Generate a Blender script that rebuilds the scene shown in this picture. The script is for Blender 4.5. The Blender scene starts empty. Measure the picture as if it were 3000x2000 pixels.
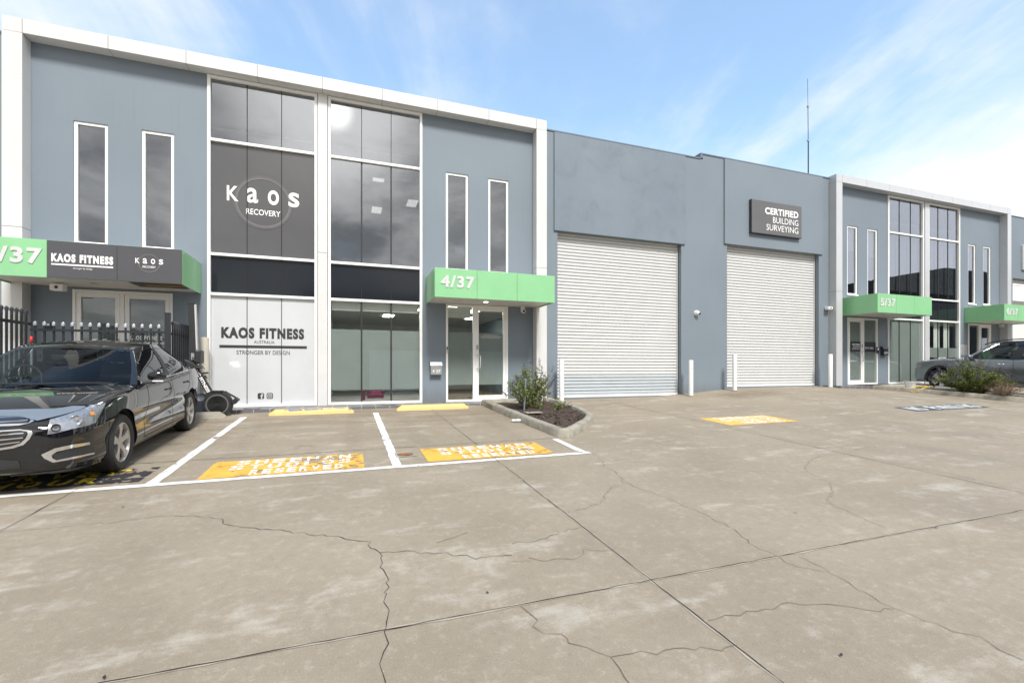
import bpy, bmesh, math, random
from mathutils import Vector, Matrix
from mathutils.bvhtree import BVHTree
R = math.radians
random.seed(7)
sc = bpy.context.scene
COL = sc.collection
# ------------------------------------------------------------ camera
FOC = 1359.0                       # focal length in pixels of the 3000 px wide photograph
YAW = math.atan(483/1359.0)
CA, SA = math.cos(YAW), math.sin(YAW)
CZ = 0.84
cam = bpy.data.cameras.new('camera'); camo = bpy.data.objects.new('camera', cam); COL.objects.link(camo)
cam.sensor_width = 36; cam.lens = 36*FOC/3000; cam.shift_y = 78/3000
cam.clip_start = 0.05; cam.clip_end = 2000
camo.location = (0, 0, CZ); camo.rotation_euler = (R(90), 0, -YAW)
sc.camera = camo
sc.view_settings.view_transform = 'Standard'; sc.view_settings.look = 'None'
sc.view_settings.exposure = 1.15; sc.view_settings.gamma = 1.0
# ------------------------------------------------------------ sun and sky
SUN_EL = 52
sd = bpy.data.lights.new('sun', 'SUN'); sd.energy = 2.2; sd.angle = R(13); sd.color = (1, .975, .94)
so = bpy.data.objects.new('sun', sd); COL.objects.link(so)
so.rotation_euler = (R(90-SUN_EL), 0, R(4))
world = bpy.data.worlds.new('World'); sc.world = world; world.use_nodes = True
wt = world.node_tree; wt.nodes.clear()
def nd(t, typ, **k):
    n = t.nodes.new(typ)
    for a, b in k.items(): setattr(n, a, b)
    return n
class NB:
    """tiny node building helper"""
    def __init__(s, t): s.t = t
    def set(s, sock, v):
        if isinstance(v, bpy.types.NodeSocket): s.t.links.new(v, sock)
        elif v is not None: sock.default_value = v
    def m(s, op, a, b=None, c=None, clamp=False):
        n = nd(s.t, 'ShaderNodeMath', operation=op); n.use_clamp = clamp
        s.set(n.inputs[0], a); s.set(n.inputs[1], b)
        if c is not None: s.set(n.inputs[2], c)
        return n.outputs[0]
    def ramp(s, x, lo, hi, a=0., b=1., smooth=True):
        n = nd(s.t, 'ShaderNodeMapRange'); n.interpolation_type = 'SMOOTHSTEP' if smooth else 'LINEAR'
        s.set(n.inputs[0], x)
        for i, v in zip((1, 2, 3, 4), (lo, hi, a, b)): s.set(n.inputs[i], v)
        return n.outputs[0]
    def noise(s, vec, scale, detail=4., rough=.55, dist=0.):
        n = nd(s.t, 'ShaderNodeTexNoise')
        if vec is not None: s.t.links.new(vec, n.inputs['Vector'])
        n.inputs['Scale'].default_value = scale; n.inputs['Detail'].default_value = detail
        n.inputs['Roughness'].default_value = rough; n.inputs['Distortion'].default_value = dist
        return n.outputs[0]
    def mix(s, f, a, b, mode='MIX'):
        n = nd(s.t, 'ShaderNodeMix', data_type='RGBA', blend_type=mode)
        s.set(n.inputs[0], f); s.set(n.inputs[6], a if isinstance(a, bpy.types.NodeSocket) else (*a, 1)); s.set(n.inputs[7], b if isinstance(b, bpy.types.NodeSocket) else (*b, 1))
        return n.outputs[2]
    def comb(s, x, y, z):
        n = nd(s.t, 'ShaderNodeCombineXYZ'); s.set(n.inputs[0], x); s.set(n.inputs[1], y); s.set(n.inputs[2], z); return n.outputs[0]
    def sep(s, v):
        n = nd(s.t, 'ShaderNodeSeparateXYZ'); s.t.links.new(v, n.inputs[0]); return n.outputs
    def dot(s, v, d):
        n = nd(s.t, 'ShaderNodeVectorMath', operation='DOT_PRODUCT'); s.t.links.new(v, n.inputs[0]); n.inputs[1].default_value = d; return n.outputs['Value']
w = NB(wt)
sky = nd(wt, 'ShaderNodeTexSky', sky_type='NISHITA'); sky.sun_disc = False
sky.sun_elevation = R(SUN_EL); sky.sun_rotation = R(180); sky.air_density = 1.0; sky.dust_density = .6; sky.ozone_density = 1.5
tc = nd(wt, 'ShaderNodeTexCoord'); D = tc.outputs['Generated']
sx, sy, sz = w.sep(D)
den = w.m('ADD', w.m('MAXIMUM', sz, 0.0), .16)
px_, py_ = w.m('DIVIDE', sx, den), w.m('DIVIDE', sy, den)
# rotate the cloud plane so that streaks run along one direction
ca_, sa_ = math.cos(R(78)), math.sin(R(78))
ux = w.m('ADD', w.m('MULTIPLY', px_, ca_), w.m('MULTIPLY', py_, sa_))
uy = w.m('SUBTRACT', w.m('MULTIPLY', py_, ca_), w.m('MULTIPLY', px_, sa_))
pv = w.comb(w.m('MULTIPLY', ux, .42), w.m('MULTIPLY', uy, 1.15), 1.7)
n1 = w.noise(pv, 1.15, 9., .58, .5)
n2 = w.noise(w.comb(ux, uy, 4.), 3.6, 8., .62, .2)
cov = w.m('ADD', w.m('MULTIPLY', n1, .8), w.m('MULTIPLY', n2, .2))
right = w.dot(D, (.80, .60, -.15))                     # more cloud low on the right
left = w.dot(D, (-.42, .72, .55))
back = w.ramp(sy, .25, -.35)
low = w.ramp(sz, .55, .12)
bias = w.m('MULTIPLY', w.ramp(right, .55, 1.), w.m('MULTIPLY', low, .33))
bias = w.m('ADD', bias, w.m('MULTIPLY', w.ramp(left, .93, 1.), .12))
bias = w.m('ADD', bias, w.m('MULTIPLY', back, .33))
cm = w.ramp(w.m('ADD', cov, bias), .47, .80)
hz = w.ramp(sz, .48, .08)
skyc = w.mix(w.m('ADD', .22, w.m('MULTIPLY', hz, .5)), w.mix(1., sky.outputs[0], (1.62, 1.78, 1.80), 'MULTIPLY'), (3.9, 4.9, 5.4))
shade = w.noise(w.comb(ux, uy, 9.), 1.6, 6., .6, .4)
front_c = (5.9, 5.95, 5.95)
back_c = w.mix(w.ramp(shade, .36, .62), (2.6, 2.65, 2.75), (6.2, 6.15, 6.05))
back_c = w.mix(w.ramp(sx, .3, .8), back_c, (7.6, 7.9, 8.7))
cc = w.mix(back, front_c, back_c)
allc = w.mix(cm, skyc, cc)
# thin cloud lit from behind by the sun, seen mirrored in the glass
gdir = (-.02, -.888, .459)
g = w.dot(D, gdir)
allc = w.mix(w.m('MULTIPLY', w.ramp(g, .980, .9998), w.ramp(shade, .3, .6, .35, 1.)), allc, (12.5, 12.2, 11.8))
allc = w.mix(w.ramp(g, .9990, 1.0003), allc, (34, 33, 31))
bg = nd(wt, 'ShaderNodeBackground'); wt.links.new(allc, bg.inputs[0]); bg.inputs[1].default_value = .085
wo = nd(wt, 'ShaderNodeOutputWorld'); wt.links.new(bg.outputs[0], wo.inputs[0])

# ------------------------------------------------------------ geometry of the place
W = 11.3          # facade plane, metres in front of the camera
FP = 11.05        # columns and fascia
CP = 10.11        # canopy fronts
def S(x, a, b):
    t = min(1, max(0, (x-a)/(b-a))); return t*t*(3-2*t)
def gz(x, y):
    x = min(60, max(-40, x)); y = min(11.6, max(-26, y))
    return -.593+.05*y+.005*x+.19*S(x, 8.3, 11.8)*S(y, 4, 10.5)-.07*S(x, 14.5, 16.5)
def ray(px, py):
    u = px-1500; return Vector((u*CA+FOC*SA, FOC*CA-u*SA, 1078.-py))
def onY(px, py, Y):                # measured point on a vertical plane at distance Y
    r = ray(px, py); k = Y/r.y; return Vector((r.x*k, Y, CZ+r.z*k))
def onG(px, py):                   # measured point on the sloping ground
    r = ray(px, py); y = 8.
    for i in range(60): y = .5*y+.5*(gz(r.x/r.y*y, y)-CZ)/(r.z/r.y)
    x = r.x/r.y*y; return Vector((x, y, gz(x, y)))

# ------------------------------------------------------------ object helpers
def tag(o, label=None, cat=None, group=None, kind=None):
    for k, v in (('label', label), ('category', cat), ('group', group), ('kind', kind)):
        if v: o[k] = v
    return o
def empty(name, loc, label=None, cat=None, group=None):
    o = bpy.data.objects.new(name, None); COL.objects.link(o); o.location = loc; o.empty_display_size = .2
    bpy.context.view_layer.update()
    return tag(o, label, cat, group)
def origin_of(p):
    v = Vector((0, 0, 0))
    while p is not None: v += p.location; p = p.parent
    return v
class MB:
    def __init__(s): s.v = []; s.f = []; s.mi = []; s.cur = 0
    def add(s, vs, fs):
        o = len(s.v); s.v += [Vector(v) for v in vs]
        for f in fs: s.f.append([i+o for i in f]); s.mi.append(s.cur)
    def box(s, x0, x1, y0, y1, z0, z1):
        x0, x1 = sorted((x0, x1)); y0, y1 = sorted((y0, y1)); z0, z1 = sorted((z0, z1))
        s.add([(x0,y0,z0),(x1,y0,z0),(x1,y1,z0),(x0,y1,z0),(x0,y0,z1),(x1,y0,z1),(x1,y1,z1),(x0,y1,z1)],
              [(0,3,2,1),(4,5,6,7),(0,1,5,4),(1,2,6,5),(2,3,7,6),(3,0,4,7)]); return s
    def quad(s, *p): s.add(p, [tuple(range(len(p)))]); return s
    def tube(s, pts, r, n=8, cap=True):
        pts = [Vector(p) for p in pts]; rs = r if isinstance(r, (list, tuple)) else [r]*len(pts)
        o = []; last = None
        for i, p in enumerate(pts):
            t = (pts[min(i+1, len(pts)-1)]-pts[max(i-1, 0)]).normalized()
            a = last if last is not None else (Vector((0, 0, 1)) if abs(t.z) < .9 else Vector((1, 0, 0)))
            a = (a-t*a.dot(t)).normalized(); last = a; b = t.cross(a)
            for k in range(n):
                an = 2*math.pi*k/n; o.append(p+(a*math.cos(an)+b*math.sin(an))*rs[i])
        f = [(i*n+k, i*n+(k+1) % n, (i+1)*n+(k+1) % n, (i+1)*n+k) for i in range(len(pts)-1) for k in range(n)]
        if cap: f += [tuple(range(n-1, -1, -1)), tuple((len(pts)-1)*n+k for k in range(n))]
        s.add(o, f); return s
    def lathe(s, prof, c, ax=(0, 0, 1), n=32):           # profile of (radius, height)
        ax = Vector(ax).normalized(); a = Vector((0, 0, 1)) if abs(ax.z) < .9 else Vector((1, 0, 0))
        a = (a-ax*a.dot(ax)).normalized(); b = ax.cross(a); c = Vector(c); o = []
        for (r, h) in prof:
            for k in range(n):
                an = 2*math.pi*k/n; o.append(c+ax*h+(a*math.cos(an)+b*math.sin(an))*r)
        f = [(i*n+k, i*n+(k+1) % n, (i+1)*n+(k+1) % n, (i+1)*n+k) for i in range(len(prof)-1) for k in range(n)]
        s.add(o, f); return s
    def prism(s, poly, d):                                # polygon of 3-D points pushed along d
        n = len(poly); d = Vector(d); p = [Vector(q) for q in poly]
        s.add(p+[q+d for q in p], [tuple(range(n-1, -1, -1)), tuple(range(n, 2*n))]+[(i, (i+1) % n, n+(i+1) % n, n+i) for i in range(n)]); return s
    def grid(s, rows):
        m = len(rows[0]); s.add([p for r in rows for p in r],
            [(i*m+j, i*m+j+1, (i+1)*m+j+1, (i+1)*m+j) for i in range(len(rows)-1) for j in range(m-1)]); return s
    def build(s, name, mat, parent=None, smooth=False, bevel=0, local=False, recalc=True, solid=0, auto=None):
        me = bpy.data.meshes.new(name)
        org = Vector((0, 0, 0)) if local or parent is None else origin_of(parent)
        me.from_pydata([tuple(v-org) for v in s.v], [], s.f)
        mats = mat if isinstance(mat, (list, tuple)) else [mat]
        for m_ in mats: me.materials.append(m_)
        if len(mats) > 1: me.polygons.foreach_set('material_index', s.mi)
        if recalc:
            bm = bmesh.new(); bm.from_mesh(me); bmesh.ops.recalc_face_normals(bm, faces=bm.faces); bm.to_mesh(me); bm.free()
        if smooth:
            me.polygons.foreach_set('use_smooth', [True]*len(me.polygons))
            if auto: me.set_sharp_from_angle(angle=R(auto))
        o = bpy.data.objects.new(name, me); COL.objects.link(o); o.parent = parent
        if solid:
            md = o.modifiers.new('s', 'SOLIDIFY'); md.thickness = solid; md.offset = 0
        if bevel:
            md = o.modifiers.new('b', 'BEVEL'); md.width = bevel; md.segments = 2; md.limit_method = 'ANGLE'
        return o
def struct(o): o['kind'] = 'structure'; return o
def copy_tree(o, parent=None):
    c = o.copy(); COL.objects.link(c); c.parent = parent
    for ch in list(o.children): copy_tree(ch, c)
    return c

# ------------------------------------------------------------ materials
def mat_new(name):
    m = bpy.data.materials.new(name); m.use_nodes = True; t = m.node_tree; t.nodes.clear()
    out = nd(t, 'ShaderNodeOutputMaterial'); return m, t, NB(t), out
def pbr(name, col, rough=.5, metal=0., var=.06, vscale=3., bump=0., bscale=60., coat=0., spec=.5, emit=None, dirt=0., rvar=.1):
    m, t, b, out = mat_new(name)
    p = nd(t, 'ShaderNodeBsdfPrincipled')
    pos = nd(t, 'ShaderNodeNewGeometry').outputs['Position']
    n = b.noise(pos, vscale, 5., .6)
    c = b.mix(b.ramp(n, .3, .7), tuple(max(0, x*(1-var)) for x in col), tuple(x*(1+var) for x in col))
    if dirt:
        st = b.sep(pos); sv = b.comb(b.m('MULTIPLY', st[0], 3.), b.m('MULTIPLY', st[1], 3.), b.m('MULTIPLY', st[2], .35))
        c = b.mix(b.m('MULTIPLY', b.ramp(b.noise(sv, 3., 6., .6), .52, .75), dirt), c, tuple(x*.62 for x in col[:2])+(col[2]*.5,))
    t.links.new(c, p.inputs['Base Color'])
    t.links.new(b.ramp(n, .2, .8, max(0, rough-rvar*rough), min(1, rough+rvar*rough)), p.inputs['Roughness'])
    p.inputs['Metallic'].default_value = metal; p.inputs['Specular IOR Level'].default_value = spec
    p.inputs['Coat Weight'].default_value = coat; p.inputs['Coat Roughness'].default_value = .02
    if bump:
        bn = nd(t, 'ShaderNodeBump'); bn.inputs['Strength'].default_value = bump; bn.inputs['Distance'].default_value = .004
        t.links.new(b.noise(pos, bscale, 3., .6), bn.inputs['Height']); t.links.new(bn.outputs[0], p.inputs['Normal'])
    if emit: p.inputs['Emission Color'].default_value = (*emit[0], 1); p.inputs['Emission Strength'].default_value = emit[1]
    t.links.new(p.outputs[0], out.inputs[0]); return m
def glass(name, tint, refl=.08, f90=.9, rough=0., wav=0.):
    m, t, b, out = mat_new(name)
    tr = nd(t, 'ShaderNodeBsdfTransparent'); tr.inputs[0].default_value = (*tint, 1)
    gl = nd(t, 'ShaderNodeBsdfGlossy'); gl.inputs['Roughness'].default_value = rough; gl.inputs[0].default_value = (.93, .96, 1, 1)
    lw = nd(t, 'ShaderNodeLayerWeight'); lw.inputs[0].default_value = .5
    f = b.m('ADD', refl, b.m('MULTIPLY', b.m('POWER', lw.outputs['Facing'], 4.6), f90-refl), clamp=True)
    if wav:
        bn = nd(t, 'ShaderNodeBump'); bn.inputs['Strength'].default_value = wav; bn.inputs['Distance'].default_value = .02
        t.links.new(b.noise(nd(t, 'ShaderNodeNewGeometry').outputs['Position'], 1.3, 2.), bn.inputs['Height']); t.links.new(bn.outputs[0], gl.inputs['Normal'])
    mx = nd(t, 'ShaderNodeMixShader'); b.set(mx.inputs[0], f); t.links.new(tr.outputs[0], mx.inputs[1]); t.links.new(gl.outputs[0], mx.inputs[2])
    t.links.new(mx.outputs[0], out.inputs[0]); return m
def paintmat(name, col, worn=.5, scale=7., rough=.6, rim=.04):
    """road paint that has flaked off in patches"""
    m, t, b, out = mat_new(name)
    p = nd(t, 'ShaderNodeBsdfPrincipled'); pos = nd(t, 'ShaderNodeNewGeometry').outputs['Position']
    n = b.noise(pos, scale, 9., .72, .3); big = b.noise(pos, 1.1, 2., .5)
    c = b.mix(b.ramp(b.noise(pos, 5., 6., .6), .3, .7), tuple(x*.86 for x in col), col)
    t.links.new(c, p.inputs['Base Color']); p.inputs['Roughness'].default_value = rough
    tr = nd(t, 'ShaderNodeBsdfTransparent'); mx = nd(t, 'ShaderNodeMixShader')
    v = b.m('ADD', n, b.m('MULTIPLY', b.m('SUBTRACT', big, .5), .45))
    b.set(mx.inputs[0], b.ramp(v, worn, worn+rim)); t.links.new(p.outputs[0], mx.inputs[1]); t.links.new(tr.outputs[0], mx.inputs[2])
    t.links.new(mx.outputs[0], out.inputs[0]); return m
def concrete():
    m, t, b, out = mat_new('concrete_apron')
    p = nd(t, 'ShaderNodeBsdfPrincipled'); pos = nd(t, 'ShaderNodeNewGeometry').outputs['Position']
    x, y, z = b.sep(pos)
    n1 = b.noise(pos, .55, 6., .62, .3); n2 = b.noise(pos, 3.2, 7., .68, .4); n3 = b.noise(pos, 55., 4., .7); n4 = b.noise(pos, 260., 2., .6)
    sw = b.noise(b.comb(b.m('MULTIPLY', x, .5), b.m('MULTIPLY', y, 2.4), 0.), 1.1, 7., .66, .5)   # wind-rowed scrub marks
    c = b.mix(b.ramp(n1, .3, .7), (.234, .194, .140), (.29, .245, .183))
    slab = nd(t, 'ShaderNodeTexWhiteNoise', noise_dimensions='2D')
    b.set(slab.inputs['Vector'], b.comb(b.m('FLOOR', b.m('DIVIDE', b.m('SUBTRACT', x, 1.76), 4.2)), b.m('FLOOR', b.m('DIVIDE', b.m('SUBTRACT', y, 2.4), 4.17)), 0.))
    c = b.mix(b.m('MULTIPLY', slab.outputs['Value'], .22), c, (.2, .172, .13))
    for (xc, ya, yb, am) in ((-.65, 5.9, 9.9, .34), (1.78, 5.9, 9.9, .34), (7.3, -1., 11., .2), (13., -1., 11., .2)):   # tyre tracks
        d = b.m('ABSOLUTE', b.m('SUBTRACT', b.m('ABSOLUTE', b.m('SUBTRACT', x, xc)), .74))
        k = b.m('MULTIPLY', b.ramp(d, .2, .03), b.m('MULTIPLY', b.ramp(y, ya, ya+1.2), b.ramp(y, yb, yb-1.)))
        c = b.mix(b.m('MULTIPLY', k, b.ramp(n2, .3, .65, 0., am)), c, (.12, .1, .075))
    oil = b.m('MULTIPLY', b.ramp(b.noise(pos, 1.9, 3., .5), .68, .74), b.m('MULTIPLY', b.ramp(y, 5.8, 6.6), b.ramp(x, 5., 3.)))
    c = b.mix(b.m('MULTIPLY', oil, .55), c, (.08, .065, .05))
    pale = b.m('MULTIPLY', b.ramp(b.m('ADD', b.m('MULTIPLY', sw, .55), b.m('MULTIPLY', n2, .45)), .515, .64), .75)
    c = b.mix(pale, c, (.385, .355, .30))
    c = b.mix(b.m('MULTIPLY', b.ramp(n2, .44, .3), .3), c, (.2, .165, .125))
    # damp grime that gathers by the kerbs at the top of the bays
    gr = b.m('MULTIPLY', b.ramp(y, 6.2, 9.9), b.ramp(x, 8.5, 4.5))
    c = b.mix(b.m('MULTIPLY', gr, b.ramp(sw, .36, .6, .75, .12)), c, (.17, .132, .085))
    st = b.m('MULTIPLY', b.ramp(x, 9.4, 10.2), b.m('MULTIPLY', b.ramp(x, 12.3, 11.2), b.m('MULTIPLY', b.ramp(y, 9.3, 9.9), b.ramp(y, 10.9, 10.4))))
    c = b.mix(b.m('MULTIPLY', st, b.ramp(n2, .35, .6, .3, .9)), c, (.17, .125, .08))
    n5 = b.noise(pos, 15., 6., .7, .3)
    c = b.mix(b.m('MULTIPLY', b.ramp(n5, .52, .66), .32), c, (.19, .155, .118))
    c = b.mix(b.m('MULTIPLY', b.ramp(n5, .47, .34), .28), c, (.41, .37, .31))
    c = b.mix(b.m('MULTIPLY', b.ramp(n3, .6, .7), .55), c, (.16, .14, .115))
    c = b.mix(b.m('MULTIPLY', b.ramp(n4, .62, .7), .6), c, (.55, .52, .46))
    c = b.mix(b.m('MULTIPLY', b.ramp(n4, .39, .3), .75), c, (.13, .11, .09))
    t.links.new(c, p.inputs['Base Color'])
    t.links.new(b.ramp(n1, .3, .7, .62, .8), p.inputs['Roughness'])
    bn = nd(t, 'ShaderNodeBump'); bn.inputs['Strength'].default_value = .35; bn.inputs['Distance'].default_value = .003
    t.links.new(b.m('ADD', n3, b.m('MULTIPLY', n4, .5)), bn.inputs['Height']); t.links.new(bn.outputs[0], p.inputs['Normal'])
    t.links.new(p.outputs[0], out.inputs[0]); return m
def tilemat():
    m, t, b, out = mat_new('grey_floor_tiles')
    p = nd(t, 'ShaderNodeBsdfPrincipled'); pos = nd(t, 'ShaderNodeNewGeometry').outputs['Position']
    br = nd(t, 'ShaderNodeTexBrick'); t.links.new(pos, br.inputs['Vector']); br.offset = 0
    br.inputs['Color1'].default_value = (.115, .118, .125, 1); br.inputs['Color2'].default_value = (.145, .148, .155, 1)
    br.inputs['Mortar'].default_value = (.5, .46, .4, 1); br.inputs['Scale'].default_value = 1; br.inputs['Mortar Size'].default_value = .005
    br.inputs['Brick Width'].default_value = .3; br.inputs['Row Height'].default_value = .3
    t.links.new(br.outputs[0], p.inputs['Base Color']); p.inputs['Roughness'].default_value = .45
    t.links.new(p.outputs[0], out.inputs[0]); return m
def wallmat(name, c0, c1, blotch=0.):
    m, t, b, out = mat_new(name)
    p = nd(t, 'ShaderNodeBsdfPrincipled'); pos = nd(t, 'ShaderNodeNewGeometry').outputs['Position']
    n1 = b.noise(pos, .5, 4., .5); x, y, z = b.sep(pos)
    c = b.mix(b.ramp(n1, .3, .7), c0, c1)
    if blotch:
        n2 = b.noise(pos, 1.7, 8., .66, .6)
        c = b.mix(b.m('MULTIPLY', b.ramp(n2, .47, .66), blotch), c, tuple(v*.72 for v in c0))
        c = b.mix(b.m('MULTIPLY', b.ramp(n2, .46, .33), blotch*.6), c, tuple(v*1.12 for v in c1))
    drip = b.noise(b.comb(b.m('MULTIPLY', x, 6.), 0., b.m('MULTIPLY', z, .3)), 2., 5., .6)
    c = b.mix(b.m('MULTIPLY', b.ramp(drip, .54, .78), .2), c, tuple(v*.7 for v in c0))
    spl_ = b.m('MULTIPLY', b.ramp(b.m('ADD', z, b.m('MULTIPLY', drip, .5)), .75, .2), b.ramp(n1, .2, .7, .25, .6))
    c = b.mix(spl_, c, (.12, .125, .12))
    t.links.new(c, p.inputs['Base Color']); p.inputs['Roughness'].default_value = .62
    bn = nd(t, 'ShaderNodeBump'); bn.inputs['Strength'].default_value = .4; bn.inputs['Distance'].default_value = .004
    t.links.new(b.noise(pos, 70., 4., .6), bn.inputs['Height']); t.links.new(bn.outputs[0], p.inputs['Normal'])
    t.links.new(p.outputs[0], out.inputs[0]); return m
M = dict(
 concrete=concrete(), tile=tilemat(),
 joint=pbr('joint_dark', (.022, .02, .018), .9), jointedge=pbr('joint_edge_pale', (.34, .3, .24), .8),
 crack=pbr('crack_dark', (.155, .125, .09), .9), crackpale=pbr('crack_filler_pale', (.42, .375, .305), .8, var=.15, vscale=12.),
 wall=wallmat('blue_grey_render', (.17, .207, .241), (.186, .225, .261)),
 wallb=wallmat('blue_grey_patchy_render', (.16, .199, .238), (.18, .221, .262), .35),
 flash=pbr('parapet_flashing', (.13, .165, .2), .4),
 acm=pbr('white_cladding', (.62, .62, .61), .3, var=.02, dirt=.12), acmg=pbr('silver_cladding', (.5, .51, .52), .3, var=.02, metal=.1),
 seam=pbr('seam_brown', (.2, .16, .11), .8),
 alu=pbr('white_aluminium', (.82, .82, .8), .35, var=.02), aluf=pbr('silver_aluminium', (.6, .6, .58), .4, metal=.3, var=.02),
 green=pbr('green_cladding', (.245, .53, .27), .32, var=.03), greenside=None,
 soffit=pbr('canopy_soffit', (.62, .6, .57), .6), black=pbr('black_sheet', (.035, .035, .04), .4), signdk=pbr('charcoal_sign_sheet', (.075, .075, .082), .3, var=.03),
 signgrey=pbr('grey_sign_sheet', (.11, .108, .108), .35), letter=pbr('lettering_white', (.85, .85, .84), .5, var=.01), letterg=pbr('lettering_silver', (.6, .6, .6), .4),
 letterb=pbr('lettering_black', (.035, .033, .035), .5), lettero=pbr('lettering_dark_grey', (.1, .13, .13), .5),
 film=pbr('white_window_film', (.555, .57, .58), .25, var=.015, coat=.5), filmdk=pbr('charcoal_window_film', (.085, .085, .088), .2, var=.02, coat=.4),
 frost_shade=pbr('shaded_frosted_film', (.15, .17, .16), .4, coat=.3), spandrel=pbr('navy_spandrel_glass', (.016, .019, .024), .08, var=.02, spec=.35), frost=pbr('frosted_film', (.32, .35, .332), .45, var=.03, coat=.3),  # 3/37 doors: darker copy of the frosted film, canopy shade put into its colour
 blind=pbr('roller_blind', (.8, .82, .79), .8), inner=pbr('office_plaster', (.68, .68, .65), .8), ceil=pbr('office_ceiling', (.55, .57, .55), .9), carpet=pbr('office_carpet', (.26, .27, .26), .95), ringm=pbr('grey_plastic', (.12, .12, .125), .4),
 lamp=pbr('lit_office_lamp', (.9, .9, .85), .5, emit=((1, .97, .88), 9.)), lampu=pbr('dim_office_lamp', (.9, .9, .85), .5, emit=((1, .97, .88), 1.1)), dlamp=pbr('lit_downlight', (.9, .9, .9), .5, emit=((1, .98, .95), 3.)),
 glass=glass('window_glass', (.50, .51, .52), .24, .92, wav=.05), glassn=glass('narrow_window_glass', (.55, .55, .55), .26, .9, wav=.1), clear=glass('door_glass', (.9, .92, .91), .07, .85),
 carglass=glass('car_glass', (.25, .29, .28), .08, .95), screen=glass('windscreen_glass', (.5, .56, .54), .018, .75), lampglass=glass('lamp_glass', (.92, .94, .96), .1, .8),
 shutter=pbr('cream_roller_shutter', (.55, .555, .545), .4, var=.02, dirt=.06), shutterg=pbr('grey_shutter_slats', (.42, .46, .48), .38, var=.03),
 white=pbr('white_paint', (.78, .78, .77), .45, var=.03, dirt=.05), stopy=pbr('yellow_wheel_stop_paint', (.70, .46, .17), .6, var=.05, dirt=.1), stopg=pbr('bare_concrete', (.3, .28, .23), .85, var=.25, bump=.6),
 kerb=pbr('kerb_concrete', (.27, .25, .205), .85, var=.22, vscale=6., bump=.7, bscale=40.), mulch=pbr('bark_mulch', (.05, .032, .024), .95, var=.6, vscale=40., bump=1., bscale=60.),
 paintw=paintmat('white_line_paint', (.76, .76, .74), .60, 9.), painto=paintmat('orange_bay_paint', (.72, .40, .06), .545, 8.), painto2=paintmat('fresh_orange_paint', (.76, .44, .09), .62, 8.),
 paintt=paintmat('white_stencil_paint', (.78, .77, .73), .62, 8.), paintt2=paintmat('fresh_stencil_paint', (.85, .84, .8), .8, 8.), paintk=paintmat('black_bay_paint', (.03, .03, .035), .52, 8.), painty=paintmat('yellow_bay_paint', (.8, .58, .03), .53, 12.),
 paintn=paintmat('slate_bay_paint', (.07, .085, .105), .8, 8.), paintb=paintmat('blue_flaked_paint', (.16, .2, .27), .5, 16.),
 tyre=pbr('tyre_rubber', (.022, .021, .02), .75, bump=.4, bscale=90.), rim=pbr('alloy_rim', (.48, .46, .43), .35, metal=.6, var=.03), rimdk=pbr('dark_rim', (.04, .04, .04), .4, metal=.3),
 carblack=pbr('black_car_paint', (.007, .0075, .009), .035, coat=.45, var=.02, rvar=.0), suv=pbr('grey_car_paint', (.25, .275, .295), .3, metal=.55, coat=1., var=.02), chrome=pbr('chrome', (.75, .76, .78), .12, metal=1., var=.01),
 plast=pbr('black_plastic', (.022, .022, .024), .5), cabin=pbr('cabin_trim', (.05, .05, .055), .8), steel=pbr('galvanised_steel', (.42, .43, .43), .42, metal=.7), fence=pbr('fence_charcoal', (.02, .023, .028), .4),
 fencelt=pbr('picket_tip_silver', (.4, .42, .45), .4, metal=.5), beige=pbr('beige_post_paint', (.46, .43, .36), .6, dirt=.2), orange=pbr('indicator_orange', (.8, .25, .05), .4), red=pbr('red_sleeve', (.6, .03, .03), .5),
 leaf=None, tarp=pbr('dark_blue_vinyl', (.03, .037, .05), .4, bump=.3, bscale=12.), plum=pbr('plum_sticker', (.055, .008, .022), .4), plum2=pbr('pink_sticker', (.12, .012, .045), .4), yellow=pbr('yellow_hose', (.75, .5, .05), .5), bottle=pbr('clear_plastic', (.55, .58, .58), .2),
 wood=pbr('bare_timber', (.3, .16, .06), .8), opp=pbr('opposite_wall', (.035, .04, .048), .7), ring=pbr('halo_print_grey', (.165, .155, .16), .25), ring2=pbr('halo_print_mid', (.13, .124, .127), .25), ring3=pbr('halo_print_faint', (.105, .102, .105), .22),
)
def leafmat(name, a, bcol, tr=.3):
    m, t, b, out = mat_new(name)
    p = nd(t, 'ShaderNodeBsdfPrincipled'); pos = nd(t, 'ShaderNodeNewGeometry').outputs['Position']
    c = b.mix(b.ramp(b.noise(pos, 14., 4., .7), .35, .65), a, bcol)
    t.links.new(c, p.inputs['Base Color']); p.inputs['Roughness'].default_value = .5
    tl = nd(t, 'ShaderNodeBsdfTranslucent'); t.links.new(c, tl.inputs[0]); mx = nd(t, 'ShaderNodeMixShader'); mx.inputs[0].default_value = tr
    t.links.new(p.outputs[0], mx.inputs[1]); t.links.new(tl.outputs[0], mx.inputs[2]); t.links.new(mx.outputs[0], out.inputs[0]); return m
M['leaf'] = leafmat('salvia_leaf', (.05, .09, .02), (.26, .32, .08)); M['leafd'] = leafmat('dry_leaf', (.12, .09, .06), (.22, .16, .1), .1)
M['flower'] = leafmat('purple_flower', (.035, .028, .065), (.11, .09, .16), .1); M['stem'] = pbr('plant_stem', (.16, .12, .08), .8); M['drygrass'] = leafmat('dry_shrub', (.2, .13, .09), (.34, .25, .18), .2)

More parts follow.
